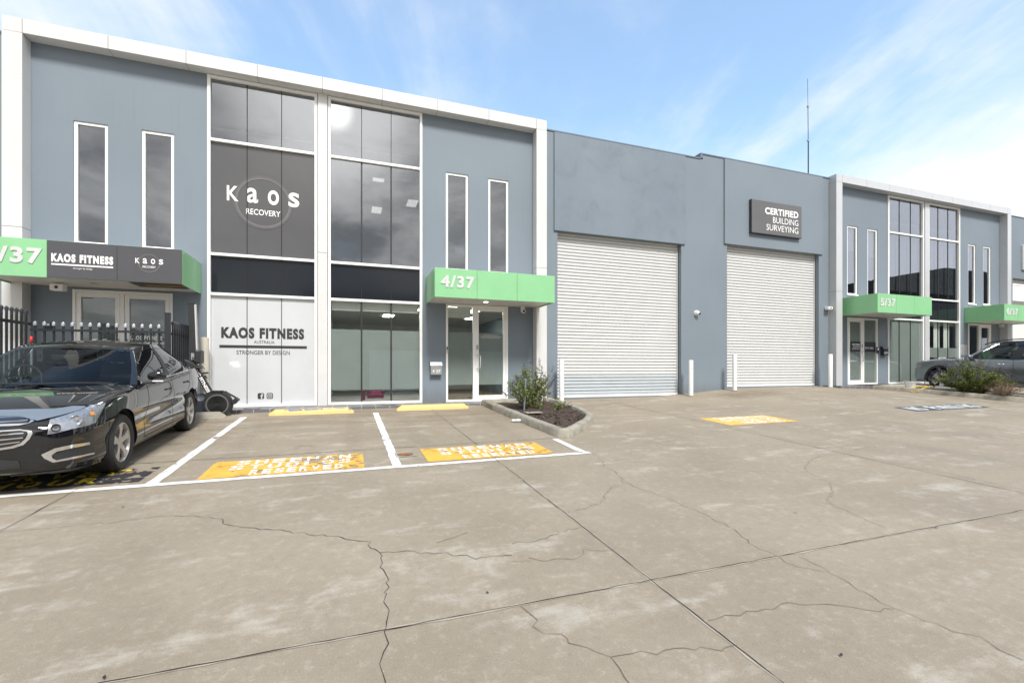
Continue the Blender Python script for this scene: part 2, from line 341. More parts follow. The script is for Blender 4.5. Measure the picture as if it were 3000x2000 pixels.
# ------------------------------------------------------------ lettering
def text(s, p0, xd, yd, w_=None, h=None, mat=None, parent=None, bold=0., name='lettering', thick=.002, align='L', spacing=1., drape=False, lift=.0):
    """lettering whose box starts at p0, runs along xd and rises along yd, fitted to w_ by h"""
    cu = bpy.data.curves.new('t', 'FONT'); cu.body = s; cu.offset = bold; cu.space_character = spacing; cu.resolution_u = 4; cu.fill_mode = 'BOTH' if thick > .004 else 'FRONT'; cu.extrude = .5 if thick > .004 else 0
    ob = bpy.data.objects.new('t', cu); COL.objects.link(ob); dg = bpy.context.evaluated_depsgraph_get(); dg.update()
    me = bpy.data.meshes.new_from_object(ob.evaluated_get(dg)); bpy.data.objects.remove(ob)
    if not me.vertices: return None
    xs = [v.co.x for v in me.vertices]; ys = [v.co.y for v in me.vertices]; x0, x1, y0, y1 = min(xs), max(xs), min(ys), max(ys)
    ky = (h/(y1-y0)) if h else None; kx = (w_/(x1-x0)) if w_ else ky
    if ky is None: ky = kx
    xd = Vector(xd).normalized(); yd = Vector(yd).normalized(); n = xd.cross(yd).normalized()
    sh = {'L': 0, 'C': -.5, 'R': -1}[align]*(x1-x0)*kx
    org = origin_of(parent) if parent else Vector()
    for v in me.vertices:
        q = Vector(p0)+xd*((v.co.x-x0)*kx+sh)+yd*((v.co.y-y0)*ky)+n*(lift+v.co.z*(thick if thick > .004 else 0))
        if drape: q.z = gz(q.x, q.y)+lift
        v.co = q-org
    me.materials.clear(); me.materials.append(mat); me.polygons.foreach_set('use_smooth', [False]*len(me.polygons))
    o = bpy.data.objects.new(name, me); COL.objects.link(o); o.parent = parent
    return o
def wtext(s, px0, py0, px1, py1, Y, mat, parent, **k):
    """upright lettering on a wall: box measured by its left-bottom and right-top corner"""
    a = onY(px0, py0, Y); b = onY(px1, py0, Y); h = onY(px0, py0, Y).z; t = onY(px0, py1, Y).z
    return text(s, a, (1, 0, 0), (0, 0, 1), b.x-a.x, t-h, mat, parent, **k)
def disc(c, r, y, mat, name, parent, n=40, inner=0., thick=.002):
    b = MB(); c = Vector(c)
    if inner: b.lathe([(inner, 0), (r, 0), (r, thick), (inner, thick), (inner, 0)], (c.x, y, c.z), (0, -1, 0), n)
    else:
        b.lathe([(r, 0), (r, thick)], (c.x, y, c.z), (0, -1, 0), n)
        b.add([(c.x+r*math.sin(2*math.pi*k/n), y-thick, c.z+r*math.cos(2*math.pi*k/n)) for k in range(n)], [tuple(range(n))])
    return b.build(name, mat, parent)
def rrect(x0, x1, z0, z1, r, y, n=5):
    P = []
    for cx, cz, a0 in ((x1-r, z1-r, 0), (x0+r, z1-r, 90), (x0+r, z0+r, 180), (x1-r, z0+r, 270)):
        for k in range(n+1): a = R(a0+90*k/n); P.append((cx+r*math.cos(a), y, cz+r*math.sin(a)))
    return P
def social(x, z, s, y, parent, fg, bgm):
    b = MB(); b.prism(rrect(x, x+s, z, z+s, s*.2, y), (0, -.002, 0)); b.build('icon_plate', fg, parent)
    text('f', (x+s*.42, y-.004, z), (1, 0, 0), (0, 0, 1), s*.45, s*.86, bgm, parent, bold=.03, name='icon_mark', thick=.001)
    x2 = x+s*1.38
    b = MB(); b.prism(rrect(x2, x2+s, z, z+s, s*.25, y), (0, -.002, 0)); b.build('icon_plate', fg, parent)
    b = MB(); o_ = rrect(x2+s*.13, x2+s*.87, z+s*.13, z+s*.87, s*.2, y-.004); i_ = rrect(x2+s*.22, x2+s*.78, z+s*.22, z+s*.78, s*.14, y-.004)
    k = len(o_); b.add(o_+i_, [(j, (j+1) % k, k+(j+1) % k, k+j) for j in range(k)])
    cc_ = [(x2+s*.5, z+s*.5)]
    for rr, ri in ((.19, .115),):
        b.lathe([(s*rr, 0), (s*ri, 0)], (x2+s*.5, y-.004, z+s*.5), (0, -1, 0), 24)
    b.add([(x2+s*.66, y-.004, z+s*.64), (x2+s*.71, y-.004, z+s*.64), (x2+s*.71, y-.004, z+s*.7), (x2+s*.66, y-.004, z+s*.7)], [(0, 1, 2, 3)])
    b.build('icon_mark', bgm, parent)

# ------------------------------------------------------------ ground
def ribbon(b, pts, w0, lift, jit=0., sub=.12, taper=False, z=gz):
    P = []
    for i in range(len(pts)-1):
        a, c = Vector(pts[i][:2]), Vector(pts[i+1][:2]); n = max(1, int((c-a).length/sub))
        for k in range(n): P.append(a.lerp(c, k/n))
    P.append(Vector(pts[-1][:2])); N = len(P); nm = [p+Vector((random.gauss(0, jit), random.gauss(0, jit))) if 0 < i < N-1 else p for i, p in enumerate(P)]
    L = []; Rr = []
    for i, p in enumerate(nm):
        t = (nm[min(i+1, N-1)]-nm[max(i-1, 0)]).normalized(); q = Vector((-t.y, t.x))
        ww = w0*(.55+.9*random.random() if jit else 1)*.5
        if taper: ww *= .15+.85*math.sin(math.pi*min(1, (i+.5)/N*1.0))
        for lst, sgn in ((L, 1), (Rr, -1)):
            v = p_ = p+q*ww*sgn if not jit else p+(nm[i]-P[i])+q*ww*sgn
            lst.append((v.x, v.y, z(v.x, v.y)+lift))
    b.grid([L, Rr])
gb = MB()
xs = [-400, -200, -100, -60, -40, -28, -20, -14]+[-10+.5*i for i in range(81)]+[32, 36, 42, 50, 60, 100, 200, 400]
ys = [-400, -200, -100, -60, -40, -26, -18, -12, -8, -5]+[-3+.5*i for i in range(30)]+[11.6, 16, 24, 40, 80, 200, 400]
gb.grid([[(x, y, gz(x, y)) for x in xs] for y in ys])
for k in range(-3, 7):                                       # sawn joints of the slab
    gx = 1.76+4.2*k
    if k == 1: gx = 6.45
    if k == 2: continue
    y1 = 10.62 if gx < 4 else 11.2
    gb.cur = 2; ribbon(gb, [(gx, -8), (gx, 6), (gx, y1)], .018, .002, .002)
    gb.cur = 1; ribbon(gb, [(gx, -8), (gx, 6), (gx, y1)], .0052, .0055, .0008, .08)
for gy in (-5.9, -1.76, 2.4, 6.57):
    x1 = 28 if gy < 6 else 3.0
    gb.cur = 2; ribbon(gb, [(-12, gy), (x1, gy)], .018, .0028, .002)
    gb.cur = 1; ribbon(gb, [(-12, gy), (x1, gy)], .0052 if gy < 5 else .006, .0062, .0008, .08)
cracks = [
 [(0,1558),(60,1556),(130,1548),(230,1538),(330,1530),(420,1518),(470,1511),(540,1512),(600,1516),(650,1520)],
 [(650,1520),(653,1533),(672,1541),(760,1549),(850,1556),(925,1567),(985,1572),(1040,1582),(1080,1588),(1095,1610),(1113,1619)],
 [(1113,1619),(1120,1636),(1117,1660),(1134,1695),(1132,1760),(1138,1800),(1130,1835),(1126,1852)],
 [(1126,1852),(1132,1880),(1120,1915),(1124,1940),(1113,1975),(1128,2000),(1135,2060)],
 [(1113,1619),(1165,1612),(1230,1619),(1300,1622),(1345,1629),(1400,1637),(1440,1629),(1500,1626)],
 [(1500,1593),(1560,1586),(1600,1575),(1640,1555),(1700,1545)], [(1500,1645),(1540,1640),(1600,1641),(1680,1635),(1715,1613),(1760,1615),(1800,1612)],
 [(1722,1322),(1745,1334),(1768,1352),(1770,1368),(1800,1380),(1822,1402),(1820,1418),(1790,1428),(1775,1450),(1755,1474),(1712,1490),(1665,1501)],
 [(1825,1412),(1870,1428),(1950,1458),(2010,1485),(2060,1505),(2105,1528),(2150,1550),(2195,1590),(2250,1618),(2280,1630)],
 [(2285,1632),(2340,1660),(2420,1675),(2470,1700),(2530,1735),(2590,1768),(2640,1790),(2745,1828),(2800,1850),(2870,1870),(2930,1900),(3000,1935)],
 [(2340,1630),(2390,1652),(2430,1675)], [(2075,1818),(2130,1805),(2190,1795),(2270,1785),(2310,1768),(2400,1770)],
 [(2400,1770),(2480,1780),(2540,1790),(2620,1785)], [(1800,1348),(1870,1352),(1940,1362),(2030,1366),(2110,1375),(2200,1380),(2360,1384)],
 [(2360,1372),(2380,1390),(2430,1415),(2440,1440),(2420,1465),(2440,1480),(2510,1510),(2560,1535),(2590,1545)],
 [(2360,1372),(2370,1350),(2400,1335),(2480,1328),(2540,1310),(2620,1300)], [(2700,1370),(2800,1392),(2900,1415),(3000,1436)],
 [(1525,1775),(1545,1800),(1575,1820),(1570,1840),(1640,1850),(1680,1878),(1750,1905),(1790,1925)],
 [(1790,1925),(1810,1960),(1840,1985),(1850,2010)], [(1790,1925),(1850,1918),(1950,1905),(2030,1900),(2090,1898),(2160,1890)],
 [(1280,1590),(1330,1572),(1370,1560)],
]
for c in cracks:
    pts = [onG(*p) for p in c]; far = sum(p.y for p in pts)/len(pts)
    gb.cur = 1 if len(c) > 7 and c[0][0] < 1200 and far < 4.5 else 3
    if gb.cur == 3: ribbon(gb, pts, .06 if far < 6 else .09, .003, .02, .1, True) if False else None
    gb.cur = 3 if c[0][0] > 1140 or c[0] == (0,1558) else 1
    ribbon(gb, pts, .0042 if gb.cur == 1 else .0036, .0045, .006, .045)
gb.cur = 4
blobs = [(1985,1368,.25,.06),(1900,1442,.2,.07),(2410,1333,.3,.06),(2450,1425,.22,.05),(2065,1503,.12,.05),(2100,1520,.1,.04),(2290,1770,.2,.06),(2590,1770,.25,.07),(2400,1668,.25,.05),(2350,1630,.2,.05),(110,1553,.25,.05),(1510,1518,.4,.1),(1120,1625,.1,.2),(2400,1483,.3,.08),(1815,1418,.12,.04),(1730,1390,.15,.05),(2520,1515,.15,.04)]
struct(gb.build('ground', [M['concrete'], M['joint'], M['jointedge'], M['crack'], M['crackpale']], recalc=False))

# ------------------------------------------------------------ painted bays
LZ = .0048
def draped(b, x0, x1, y0, y1, lift, sub=.25, wob=0.):
    nx = max(1, int((x1-x0)/sub)); ny = max(1, int((y1-y0)/sub)); rows = []
    for j in range(ny+1):
        rows.append([(x0+(x1-x0)*i/nx+(random.gauss(0, wob) if i in (0, nx) and ny > nx else 0), y0+(y1-y0)*j/ny+(random.gauss(0, wob) if j in (0, ny) and nx > ny else 0), 0) for i in range(nx+1)])
    b.grid([[(p[0], p[1], gz(p[0], p[1])+lift) for p in r] for r in rows])
lb = MB()
draped(lb, -8., 3.09, 5.50, 5.60, LZ, .12, .004)
for x, ya, yb in ((-6.68, 5.6, 10.08), (-1.85, 5.6, 10.05), (.555, 5.6, 10.03)): draped(lb, x-.052, x+.052, ya, yb, LZ, .12, .004)
lb2 = [(3.09, 5.6), (2.99, 6.5)]
draped(lb, 2.96, 3.06, 5.6, 6.5, LZ, .12, .004)
struct(lb.build('parking_bay_lines', M['paintw'], recalc=False))
def bay_sign(x0, x1, y0, y1, base, let, lines, label, nm='painted_ground_sign', group='reserved bay signs painted on the ground', stencil=True):
    e = empty(nm, ((x0+x1)/2, y0, gz((x0+x1)/2, y0)), label, 'painted sign', group)
    b = MB(); draped(b, x0, x1, y0, y1, .0052, .1)
    b.build('paint_field', base, e, recalc=False)
    lm = None
    for (tx, a0, a1, b0, b1, bd) in lines:
        cw = (x1-x0)*(a1-a0)/len(tx); bs = []
        for k, ch in enumerate(tx):
            if ch == ' ': continue
            o = text(ch, (x0+(x1-x0)*a0+cw*(k+.12), y0+(y1-y0)*b0, 0), (1, 0, 0), (0, 1, 0), cw*(.72 if ch != 'I' else .26), (y1-y0)*(b1-b0), let, e, bold=bd, drape=True, lift=.0088, name='lettering')
            if ch not in 'ILTNHE/' and stencil: bm = bmesh.new(); bm.from_mesh(o.data); loc = x0+(x1-x0)*a0+cw*(k+.5)-origin_of(e).x; g_ = cw*.03
            else: continue
            for xx in (loc-g_, loc+g_): bmesh.ops.bisect_plane(bm, geom=bm.verts[:]+bm.edges[:]+bm.faces[:], plane_co=(xx, 0, 0), plane_no=(1, 0, 0))
            bmesh.ops.delete(bm, geom=[f for f in bm.faces if abs(f.calc_center_median().x-loc) < g_], context='FACES'); bm.to_mesh(o.data); bm.free()
    return e
SHE = [('SHEEHAN', .14, .93, .69, .95, .03), ('STUDIOS', .12, .93, .385, .64, .03), ('RESERVED', .27, .87, .05, .32, .035)]
bay_sign(-1.47, .19, 5.62, 6.37, M['painto'], M['paintt'], SHE, 'flaking orange reserved panel painted in the bay between the car and the middle white line')
bay_sign(.93, 2.61, 5.66, 6.38, M['painto'], M['paintt'], [('SHEEHAN', .12, .9, .70, .94, .03), ('STUDIOS', .12, .93, .40, .63, .03), ('RESERVED', .27, .87, .06, .31, .04)], 'flaking orange reserved panel painted in the bay beside the kerbed garden bed')
bay_sign(6.69, 8.41, 6.74, 7.56, M['painto2'], M['paintt2'], SHE, 'clean orange reserved panel painted on open concrete in front of the roller doors')
bay_sign(-4.5, -2.0, 5.72, 6.32, M['paintk'], M['painty'], [('RESERVED', .1, .93, .55, .92, .04), ('24 HOUR', .2, .86, .1, .45, .04)], 'worn black and yellow lettering painted under the nose of the black car', group=None)
bay_sign(11.99, 14.72, 6.72, 7.21, M['paintn'], M['paintt2'], [('NO PARKING', .05, .95, .12, .88, .035)], 'dark slate NO PARKING panel painted on the driveway at right', group=None, stencil=False)
# ------------------------------------------------------------ tiled strips along the shopfronts
b = MB(); b.box(-6.2, 4.9, 10.68, W-.001, -.4, .0)
struct(b.build('path', M['tile'], bevel=.006))
b = MB(); b.box(15.2, 27, 10.68, W-.001, -.2, .255)
struct(b.build('path', M['tile'], bevel=.006))

# ------------------------------------------------------------ buildings
def wall_with_openings(x0, x1, z0, z1, holes, ya, yb):
    b = MB(); xs = sorted({x0, x1, *[h[0] for h in holes], *[h[1] for h in holes]}); zs = sorted({z0, z1, *[h[2] for h in holes], *[h[3] for h in holes]})
    for i in range(len(xs)-1):
        run = None
        for j in range(len(zs)-1):
            cx, cz = (xs[i]+xs[i+1])/2, (zs[j]+zs[j+1])/2
            solid = not any(h[0] < cx < h[1] and h[2] < cz < h[3] for h in holes)
            if solid and run is None: run = zs[j]
            if (not solid) and run is not None: b.box(xs[i], xs[i+1], ya, yb, run, zs[j]); run = None
        if run is not None: b.box(xs[i], xs[i+1], ya, yb, run, z1)
    return b
def frame_box(b, x0, x1, z0, z1, t, ya, yb):
    b.box(x0, x0+t, ya, yb, z0, z1); b.box(x1-t, x1, ya, yb, z0, z1); b.box(x0+t, x1-t, ya, yb, z0, z0+t); b.box(x0+t, x1-t, ya, yb, z1-t, z1)
def slit_window(par, x0, x1, z0, z1, kind, blind=None):
    b = MB(); frame_box(b, x0, x1, z0, z1, .055, W+.02, W+.10); b.box(x0-.02, x1+.02, W-.03, W+.02, z0-.03, z0+.012)
    f = b.build('slit_window', M['alu'], par, bevel=.004)
    b = MB(); b.box(x0+.055, x1-.055, W+.055, W+.062, z0+.055, z1-.055); b.build('pane', M['glassn'], f)
    if blind:
        b = MB(); b.box(x0+.05, x1-.05, W+.12, W+.125, z1-(z1-z0)*blind, z1-.02); b.build('blind', M['blind'], f)
    return f
def curtain(par, x0, x1, zs, rows, glow=False, ym=None):
    """rows bottom to top: film kinds; three panes side by side in each row"""
    b = MB(); t = .06; ya, yb = W-.03, W+.09
    b.box(x0, x0+t, ya, yb, zs[0], zs[-1]); b.box(x1-t, x1, ya, yb, zs[0], zs[-1])
    for i, z in enumerate(zs):
        lo = z if i == 0 else (z-.058 if i == len(zs)-1 else z-.03); b.box(x0+t, x1-t, ya+.004, yb, lo, lo+.058)
    f = b.build('window_wall', M['alu'], par, bevel=.004)
    gw = (x1-x0-2*t)/3; yp = W+.03
    for i, kind in enumerate(rows):
        za = zs[i]+(.058 if i == 0 else .028); zb = zs[i+1]-(.058 if i == len(rows)-1 else .03)
        for k in range(3):
            xa = x0+t+k*gw; xb = xa+gw; kd = kind[k] if isinstance(kind, (list, tuple)) else kind
            b = MB(); b.box(xa+.003, xb-.003, yp, yp+.008, za, zb)
            nm = {'film': 'film_panel', 'filmdk': 'film_panel', 'spandrel': 'spandrel_panel'}.get(kd, 'pane')
            if kd == 'frost': b.build('pane', M['clear'], f); b = MB(); b.box(xa+.003, xb-.003, yp+.0095, yp+.012, za, zb); b.build('frosted_film', M['frost'], f)
            elif kd == 'half':
                b.build('pane', M['clear'], f)
                for (q0, q1, mm, nn, dy) in ((.34, 1.73, 'frost', 'frosted_film', .0095), (zb-.2, zb, 'blind', 'blind', .1)):
                    b = MB(); b.box(xa+.02, xb-.02, yp+dy, yp+dy+.003, q0, q1) if nn == 'blind' else b.box(xa+.003, xb-.003, yp+dy, yp+dy+.003, q0, q1); b.build(nn, M[mm], f)
            elif kd == 'stripe':
                b.build('pane', M['clear'], f)
                for (q0, q1) in ((za, za+.35), (1.25, 1.62)): b = MB(); b.box(xa+.003, xb-.003, yp+.0095, yp+.012, q0, q1); b.build('frosted_film', M['frost'], f)
                b = MB(); b.box(xa+.02, xa+gw*.62, yp+.15, yp+.155, za, zb); b.build('blind', M['blind'], f)
            elif kd == 'glassb':
                b.build('pane', M['glass'], f)
                if k or glow: b = MB(); b.box(xa+.03, xb-.03, yp+.12, yp+.125, zb-(.26 if not glow else .9*(zb-za)), zb-.02); b.build('blind', M['blind'], f)
            else: b.build(nm, M[kd], f)
        for k in (1, 2):
            xa = x0+t+k*gw; wd = (.017 if x0 < 10 and kind != 'glass' else .011) if kind in ('half', 'frost', 'stripe', 'glassb') else .006
            b = MB(); b.box(xa-wd, xa+wd, yp-.012, yp+.014, za, zb); b.build('mullion', M['plast'] if wd > .01 else M['joint'], f)
    return f
def canopy(par, x0, x1, z0, z1, n, number, lit=False):
    e = MB(); e.box(x0+.02, x1-.02, CP+.02, W-.001, z0+.03, z1-.01); c = e.build('canopy', M['soffit'], par)
    w_ = (x1-x0)/n; yf = CP
    for k in range(n):
        b = MB(); b.box(x0+k*w_+.003, x0+(k+1)*w_-.003, yf, yf+.019, z0, z1); b.build('cladding_panel', M['green'], c, bevel=.003)
    for xx in (x0, x1-.019):
        b = MB(); b.box(xx, xx+.019, yf+.02, W-.002, z0, z1); b.build('side_panel', M['green'], c, bevel=.003)
    b = MB(); b.box(x0+.02, x1-.02, yf+.02, W-.002, z1-.009, z1-.001); b.build('top_sheet', M['acmg'], c)
    b = MB(); b.lathe([(0, 0), (.045, 0), (.055, .004), (.055, .02)], ((x0+x1)/2-.1, CP+.6, z0+.02), n=24); b.build('downlight', M['dlamp' if lit else 'steel'], c, smooth=True)
    tw = w_*.80; text(number, (x0+w_*.14, yf-.006, z0+(z1-z0)*.34), (1, 0, 0), (0, 0, 1), tw, (z1-z0)*.42, M['letterg'], c, bold=.035, thick=.012, spacing=1.14)
    return c
def glazed_door(par, x0, x1, z0, z1, split, leaf='R', kind='half', double=False, film='frost'):
    """aluminium entrance: frame, a fixed side light and a hinged leaf (or two leaves)"""
    b = MB(); frame_box(b, x0, x1, z0, z1, .05, W-.02, W+.08); b.box(split-.035, split+.035, W-.015, W+.075, z0+.05, z1-.05)
    f = b.build('entrance', M['alu'], par, bevel=.004)
    for side, (a, c) in enumerate(((x0+.05, split-.035), (split+.035, x1-.05))):
        is_leaf = double or (leaf == 'R') == (side == 1)
        st = .08 if is_leaf else .004
        if is_leaf:
            b = MB(); b.box(a+.004, a+st, W-.008, W+.05, z0+.052, z1-.052); b.box(c-st, c-.004, W-.008, W+.05, z0+.052, z1-.052)
            b.box(a+st, c-st, W-.008, W+.05, z0+.052, z0+.15); b.box(a+st, c-st, W-.008, W+.05, z1-.14, z1-.052); b.build('door_leaf', M['alu'], f, bevel=.004)
        za, zb = (z0+.15, z1-.14) if is_leaf else (z0+.052, z1-.052)
        b = MB(); b.box(a+st, c-st, W+.02, W+.028, za, zb); b.build('pane', M['clear'], f)
        if kind == 'half': segs = [(z0+.42, z0+1.72)]
        elif kind == 'full': segs = [(za, zb)]
        else: segs = []
        for q in segs: b = MB(); b.box(a+st, c-st, W+.0295, W+.032, *q); b.build('frosted_film', M[film], f)
        if is_leaf:
            hx = (a+st*.5) if (side == 1) else (c-st*.5); sg = 1 if side == 1 else -1
            b = MB(); b.tube([(hx, W-.01, z0+.83), (hx, W-.06, z0+.83), (hx+sg*.06, W-.085, z0+.85), (hx+sg*.06, W-.085, z0+1.14), (hx, W-.06, z0+1.16), (hx, W-.01, z0+1.16)], .013, 8); b.build('handle', M['aluf'], f, smooth=True)
            b = MB(); b.box(hx-.02, hx+.02, W-.03, W-.008, z0+1.3, z0+1.42); b.build('lock', M['steel'], f, bevel=.004)
    return f
def rooms(par, x0, x1, base, split, lamps=True):
    zc0, zf1, zc1 = base+2.46, base+3.2, base+5.95; yb = 18.
    b = MB(); b.box(x0, x1, W+.2, yb, base-.1, base-.002); b.box(x0, x1, W+.2, yb, zc0+.05, zf1); b.build('floor', M['carpet'], par)
    b = MB(); b.box(x0, x1, W+.2, yb, zc0, zc0+.049); b.box(x0, x1, W+.2, yb, zc1, zc1+.05); b.build('ceiling', M['ceil'], par)
    b = MB(); b.box(x0, x1, yb, yb+.1, base, zc1); b.box(split-.05, split+.05, W+.2, yb, base, zc0); b.box(split-.05, split+.05, W+.2, yb, zf1, zc1); b.build('partition', M['inner'], par)
    if lamps:
        for (x, y, zz) in ((-1.6+2.4, 13.2, 0), (2.0, 12.9, 0), (2.7, 13.7, 0), (1.2, 14.8, 0), (2.6, 12.4, 0), (3.4, 12.9, 0), (3.8, 14.6, 0), (.8, 12.9, 1), (1.9, 14.6, 1), (3.3, 14.2, 1), (.9, 15.6, 1)):
            z = zc1 if zz else zc0
            b = MB(); b.box(x-.15, x+.15, y-.3, y+.3, z-.012, z-.002); b.build('ceiling_lamp', M['lampu' if zz else 'lamp'], par)
def office(name, label, cat_g, c0, c1, c2, c3, base, ft, fb, cwa, cwb, cw_z, slits, doors, rows_a, rows_b, cj, acm, npan):
    e = empty(name, ((c0+c3)/2, W, base), label, 'building', cat_g)
    holes = [(cwa[0], cwb[1], base, cw_z[-1])]+[(s[0], s[1], cw_z[2]-.0+.0 if False else s[2], s[3]) for s in slits]+[(d[0], d[1], base, d[2]) for d in doors]
    wall_with_openings(c1, c2, base-.6, ft-.1, holes, W, W+.2).build('wall', M['wall'], e)
    b = MB(); b.box(c0+.02, c3-.02, W+.2, 20, ft-.3, ft-.2); b.build('roof', M['flash'], e)
    b = MB(); b.box(c0+.02, c0+.2, W+.2, 20, base-.6, ft-.3); b.box(c3-.2, c3-.02, W+.2, 20, base-.6, ft-.3); b.box(c0+.2, c3-.2, 19.8, 20, base-.6, ft-.3); b.build('wall', M['wall'], e)
    for (a, c) in ((c0, c1), (c2, c3)):
        b = MB(); b.box(a, c, FP, W+.2, base-.6, cj-.004); b.box(a, c, FP, W+.2, cj+.004, fb-.004)
        k = b.build('column', M[acm], e, bevel=.003)
        b = MB(); b.box(a+.004, c-.004, FP+.005, W+.19, cj-.004, cj+.004); b.box(a+.004, c-.004, FP+.005, W+.19, fb-.004, fb); b.build('seam', M['seam'], k)
    b = MB(); fx = [c0, c1]+[c1+(c2-c1)*k/npan for k in range(1, npan)]+[c2, c3]
    for a, c in zip(fx, fx[1:]): b.box(a+.004, c-.004, FP, W+.19, fb, ft)
    k = b.build('fascia', M[acm], e, bevel=.003)
    b = MB(); b.box(c0+.01, c3-.01, FP+.005, W+.18, fb+.005, ft-.005); b.build('seam', M['seam'], k)
    b = MB(); b.box(cwa[1]+.01, cwb[0]-.01, W-.06, W+.15, base-.02, cj-.004); b.box(cwa[1]+.01, cwb[0]-.01, W-.06, W+.15, cj+.004, fb+.0); b.build('centre_pier', M[acm], e, bevel=.003)
    for s in slits: slit_window(e, s[0], s[1], s[2], s[3], 'n', s[4] if len(s) > 4 else None)
    A = curtain(e, cwa[0], cwa[1], cw_z, rows_a, glow=(name != 'office_building' or base > .1)); B = curtain(e, cwb[0], cwb[1], cw_z, rows_b, glow=base > .1)
    if cw_z[-1] < fb: b = MB(); b.box(cwa[0], cwb[1], W+.09, W+.15, cw_z[-1], fb+.02); b.build('head_flashing', M['plast'], e)
    rooms(e, c0+.2, c3-.2, base, (cwa[1]+cwb[0])/2, base < .1)
    return e, A, B
# left block (units 3 and 4)
EL, A, B = office('office_building', 'left blue grey two storey block with pale frame and units 3 and 4', None, -5.92, -5.63, 4.60, 4.89, 0., 7.262, 7.0,
    (-2.76, -.63), (-.41, 1.71), [.004, 2.403, 3.242, 5.643, 6.99],
    [(-4.99, -4.45, 3.25, 5.635), (-3.90, -3.35, 3.25, 5.64), (2.29, 2.85, 3.25, 5.664, .985), (3.38, 3.92, 3.25, 5.66, .99)],
    [(-5.0, -3.37, 2.37), (2.29, 3.90, 2.422)], ['film', 'spandrel', 'filmdk', 'glass'], ['half', 'spandrel', 'glassb', 'glass'], 3.43, 'acm', 8)
# wording on the two film walls
YF = W+.026
wtext(A, 648, 991, 891, 957, YF, M['letterb'], A, bold=.055, spacing=.93) if False else None
a0, a1 = onY(648, 0, YF).x, onY(891, 0, YF).x; zt, zb_ = onY(650, 957, YF).z, onY(650, 990, YF).z
text('KAOS FITNESS', (a0, YF, zb_), (1, 0, 0), (0, 0, 1), a1-a0, zt-zb_, M['letterb'], A, bold=.06, spacing=1.2)
text('AUSTRALIA', (onY(744, 0, YF).x, YF, onY(750, 1006, YF).z), (1, 0, 0), (0, 0, 1), .40, .066, M['letterb'], A)
b = MB(); b.box(onY(643, 0, YF).x, onY(899, 0, YF).x, YF, YF-.002, onY(650, 1018, YF).z, onY(650, 1010, YF).z); b.build('rule', M['letterb'], A)
text('STRONGER BY DESIGN', (onY(693, 0, YF).x, YF, onY(700, 1038, YF).z), (1, 0, 0), (0, 0, 1), onY(849, 0, YF).x-onY(693, 0, YF).x, .088, M['letterb'], A, bold=.004)
social(onY(755, 0, YF).x, onY(760, 1168, YF).z, .125, YF, A, M['letterb'], M['film'])
def kaos(par, cx, cz, r, y, k=1.):
    [disc((cx, 0, cz), r*q1, y, M[mm], 'halo_ring', par, inner=r*q0) for q0, q1, mm in ((.97, 1.01, 'ring'), (1.01, 1.06, 'ring2'), (1.06, 1.12, 'ring3'))]
    ww = r*.42
    for ch, dx, up in (('K', -1.15, .0), ('a', -.42, .0), ('o', .38, .0), ('s', 1.18, .0)):
        text(ch, (cx+dx*r*.98, y-.003, cz-.06*r), (1, 0, 0), (0, 0, 1), ww, r*.62, M['letter'], par, bold=.018, align='C', name='lettering')
    text('RECOVERY', (cx, y-.003, cz-.54*r), (1, 0, 0), (0, 0, 1), r*1.28, r*.24, M['letter'], par, bold=.01, align='C')
kc = onY(772, 594, YF); kaos(A, kc.x, kc.z, .52, YF)
# plum sticker on the clear lower pane
q0, q1 = onY(1059, 1172, YF), onY(1126, 1142, YF)
b = MB(); b.box(q0.x, q0.x+.08, YF, YF-.002, q0.z, q1.z); b.build('sticker', M['plum'], B)
for k in range(4): b = MB(); b.box(q0.x+.115+k*.105, q0.x+.21+k*.105, YF, YF-.002, q1.z-.095, q1.z-.01); b.build('sticker', M['plum2'] if k in (1, 2) else M['plum'], B)
b = MB(); b.box(q0.x+.13, q0.x+.5, YF, YF-.002, q0.z+.04, q1.z-.105); b.build('sticker', M['plum'], B)
# canopies of the left block
C3 = canopy(EL, -5.80, -2.87, 2.385, 3.025, 3, '3/37'); C4 = canopy(EL, 1.80, 4.68, 2.398, 3.038, 3, '4/37', True)
for (a, c) in ((-4.82, -3.848), (-3.84, -2.872)):
    b = MB(); b.box(a, c, CP-.012, CP-.001, 2.39, 3.02); b.build('sign_sheet', M['signdk'], C3, bevel=.002)
text('KAOS FITNESS', (-4.76, CP-.014, 2.66), (1, 0, 0), (0, 0, 1), .86, .145, M['letter'], C3, bold=.06, spacing=1.26)
b = MB(); b.box(-4.76, -3.90, CP-.016, CP-.013, 2.605, 2.63); b.build('rule', M['letter'], C3)
text('stronger by design', (-4.33, CP-.014, 2.545), (1, 0, 0), (0, 0, 1), .27, .036, M['letter'], C3, align='C')
kaos(C3, -3.37, 2.73, .155, CP-.014)
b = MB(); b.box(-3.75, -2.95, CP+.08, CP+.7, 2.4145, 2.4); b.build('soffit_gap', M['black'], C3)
b = MB(); b.box(-3.5, -2.92, CP+.25, CP+.32, 2.375, 2.398); b.build('timber_batten', M['wood'], C3)
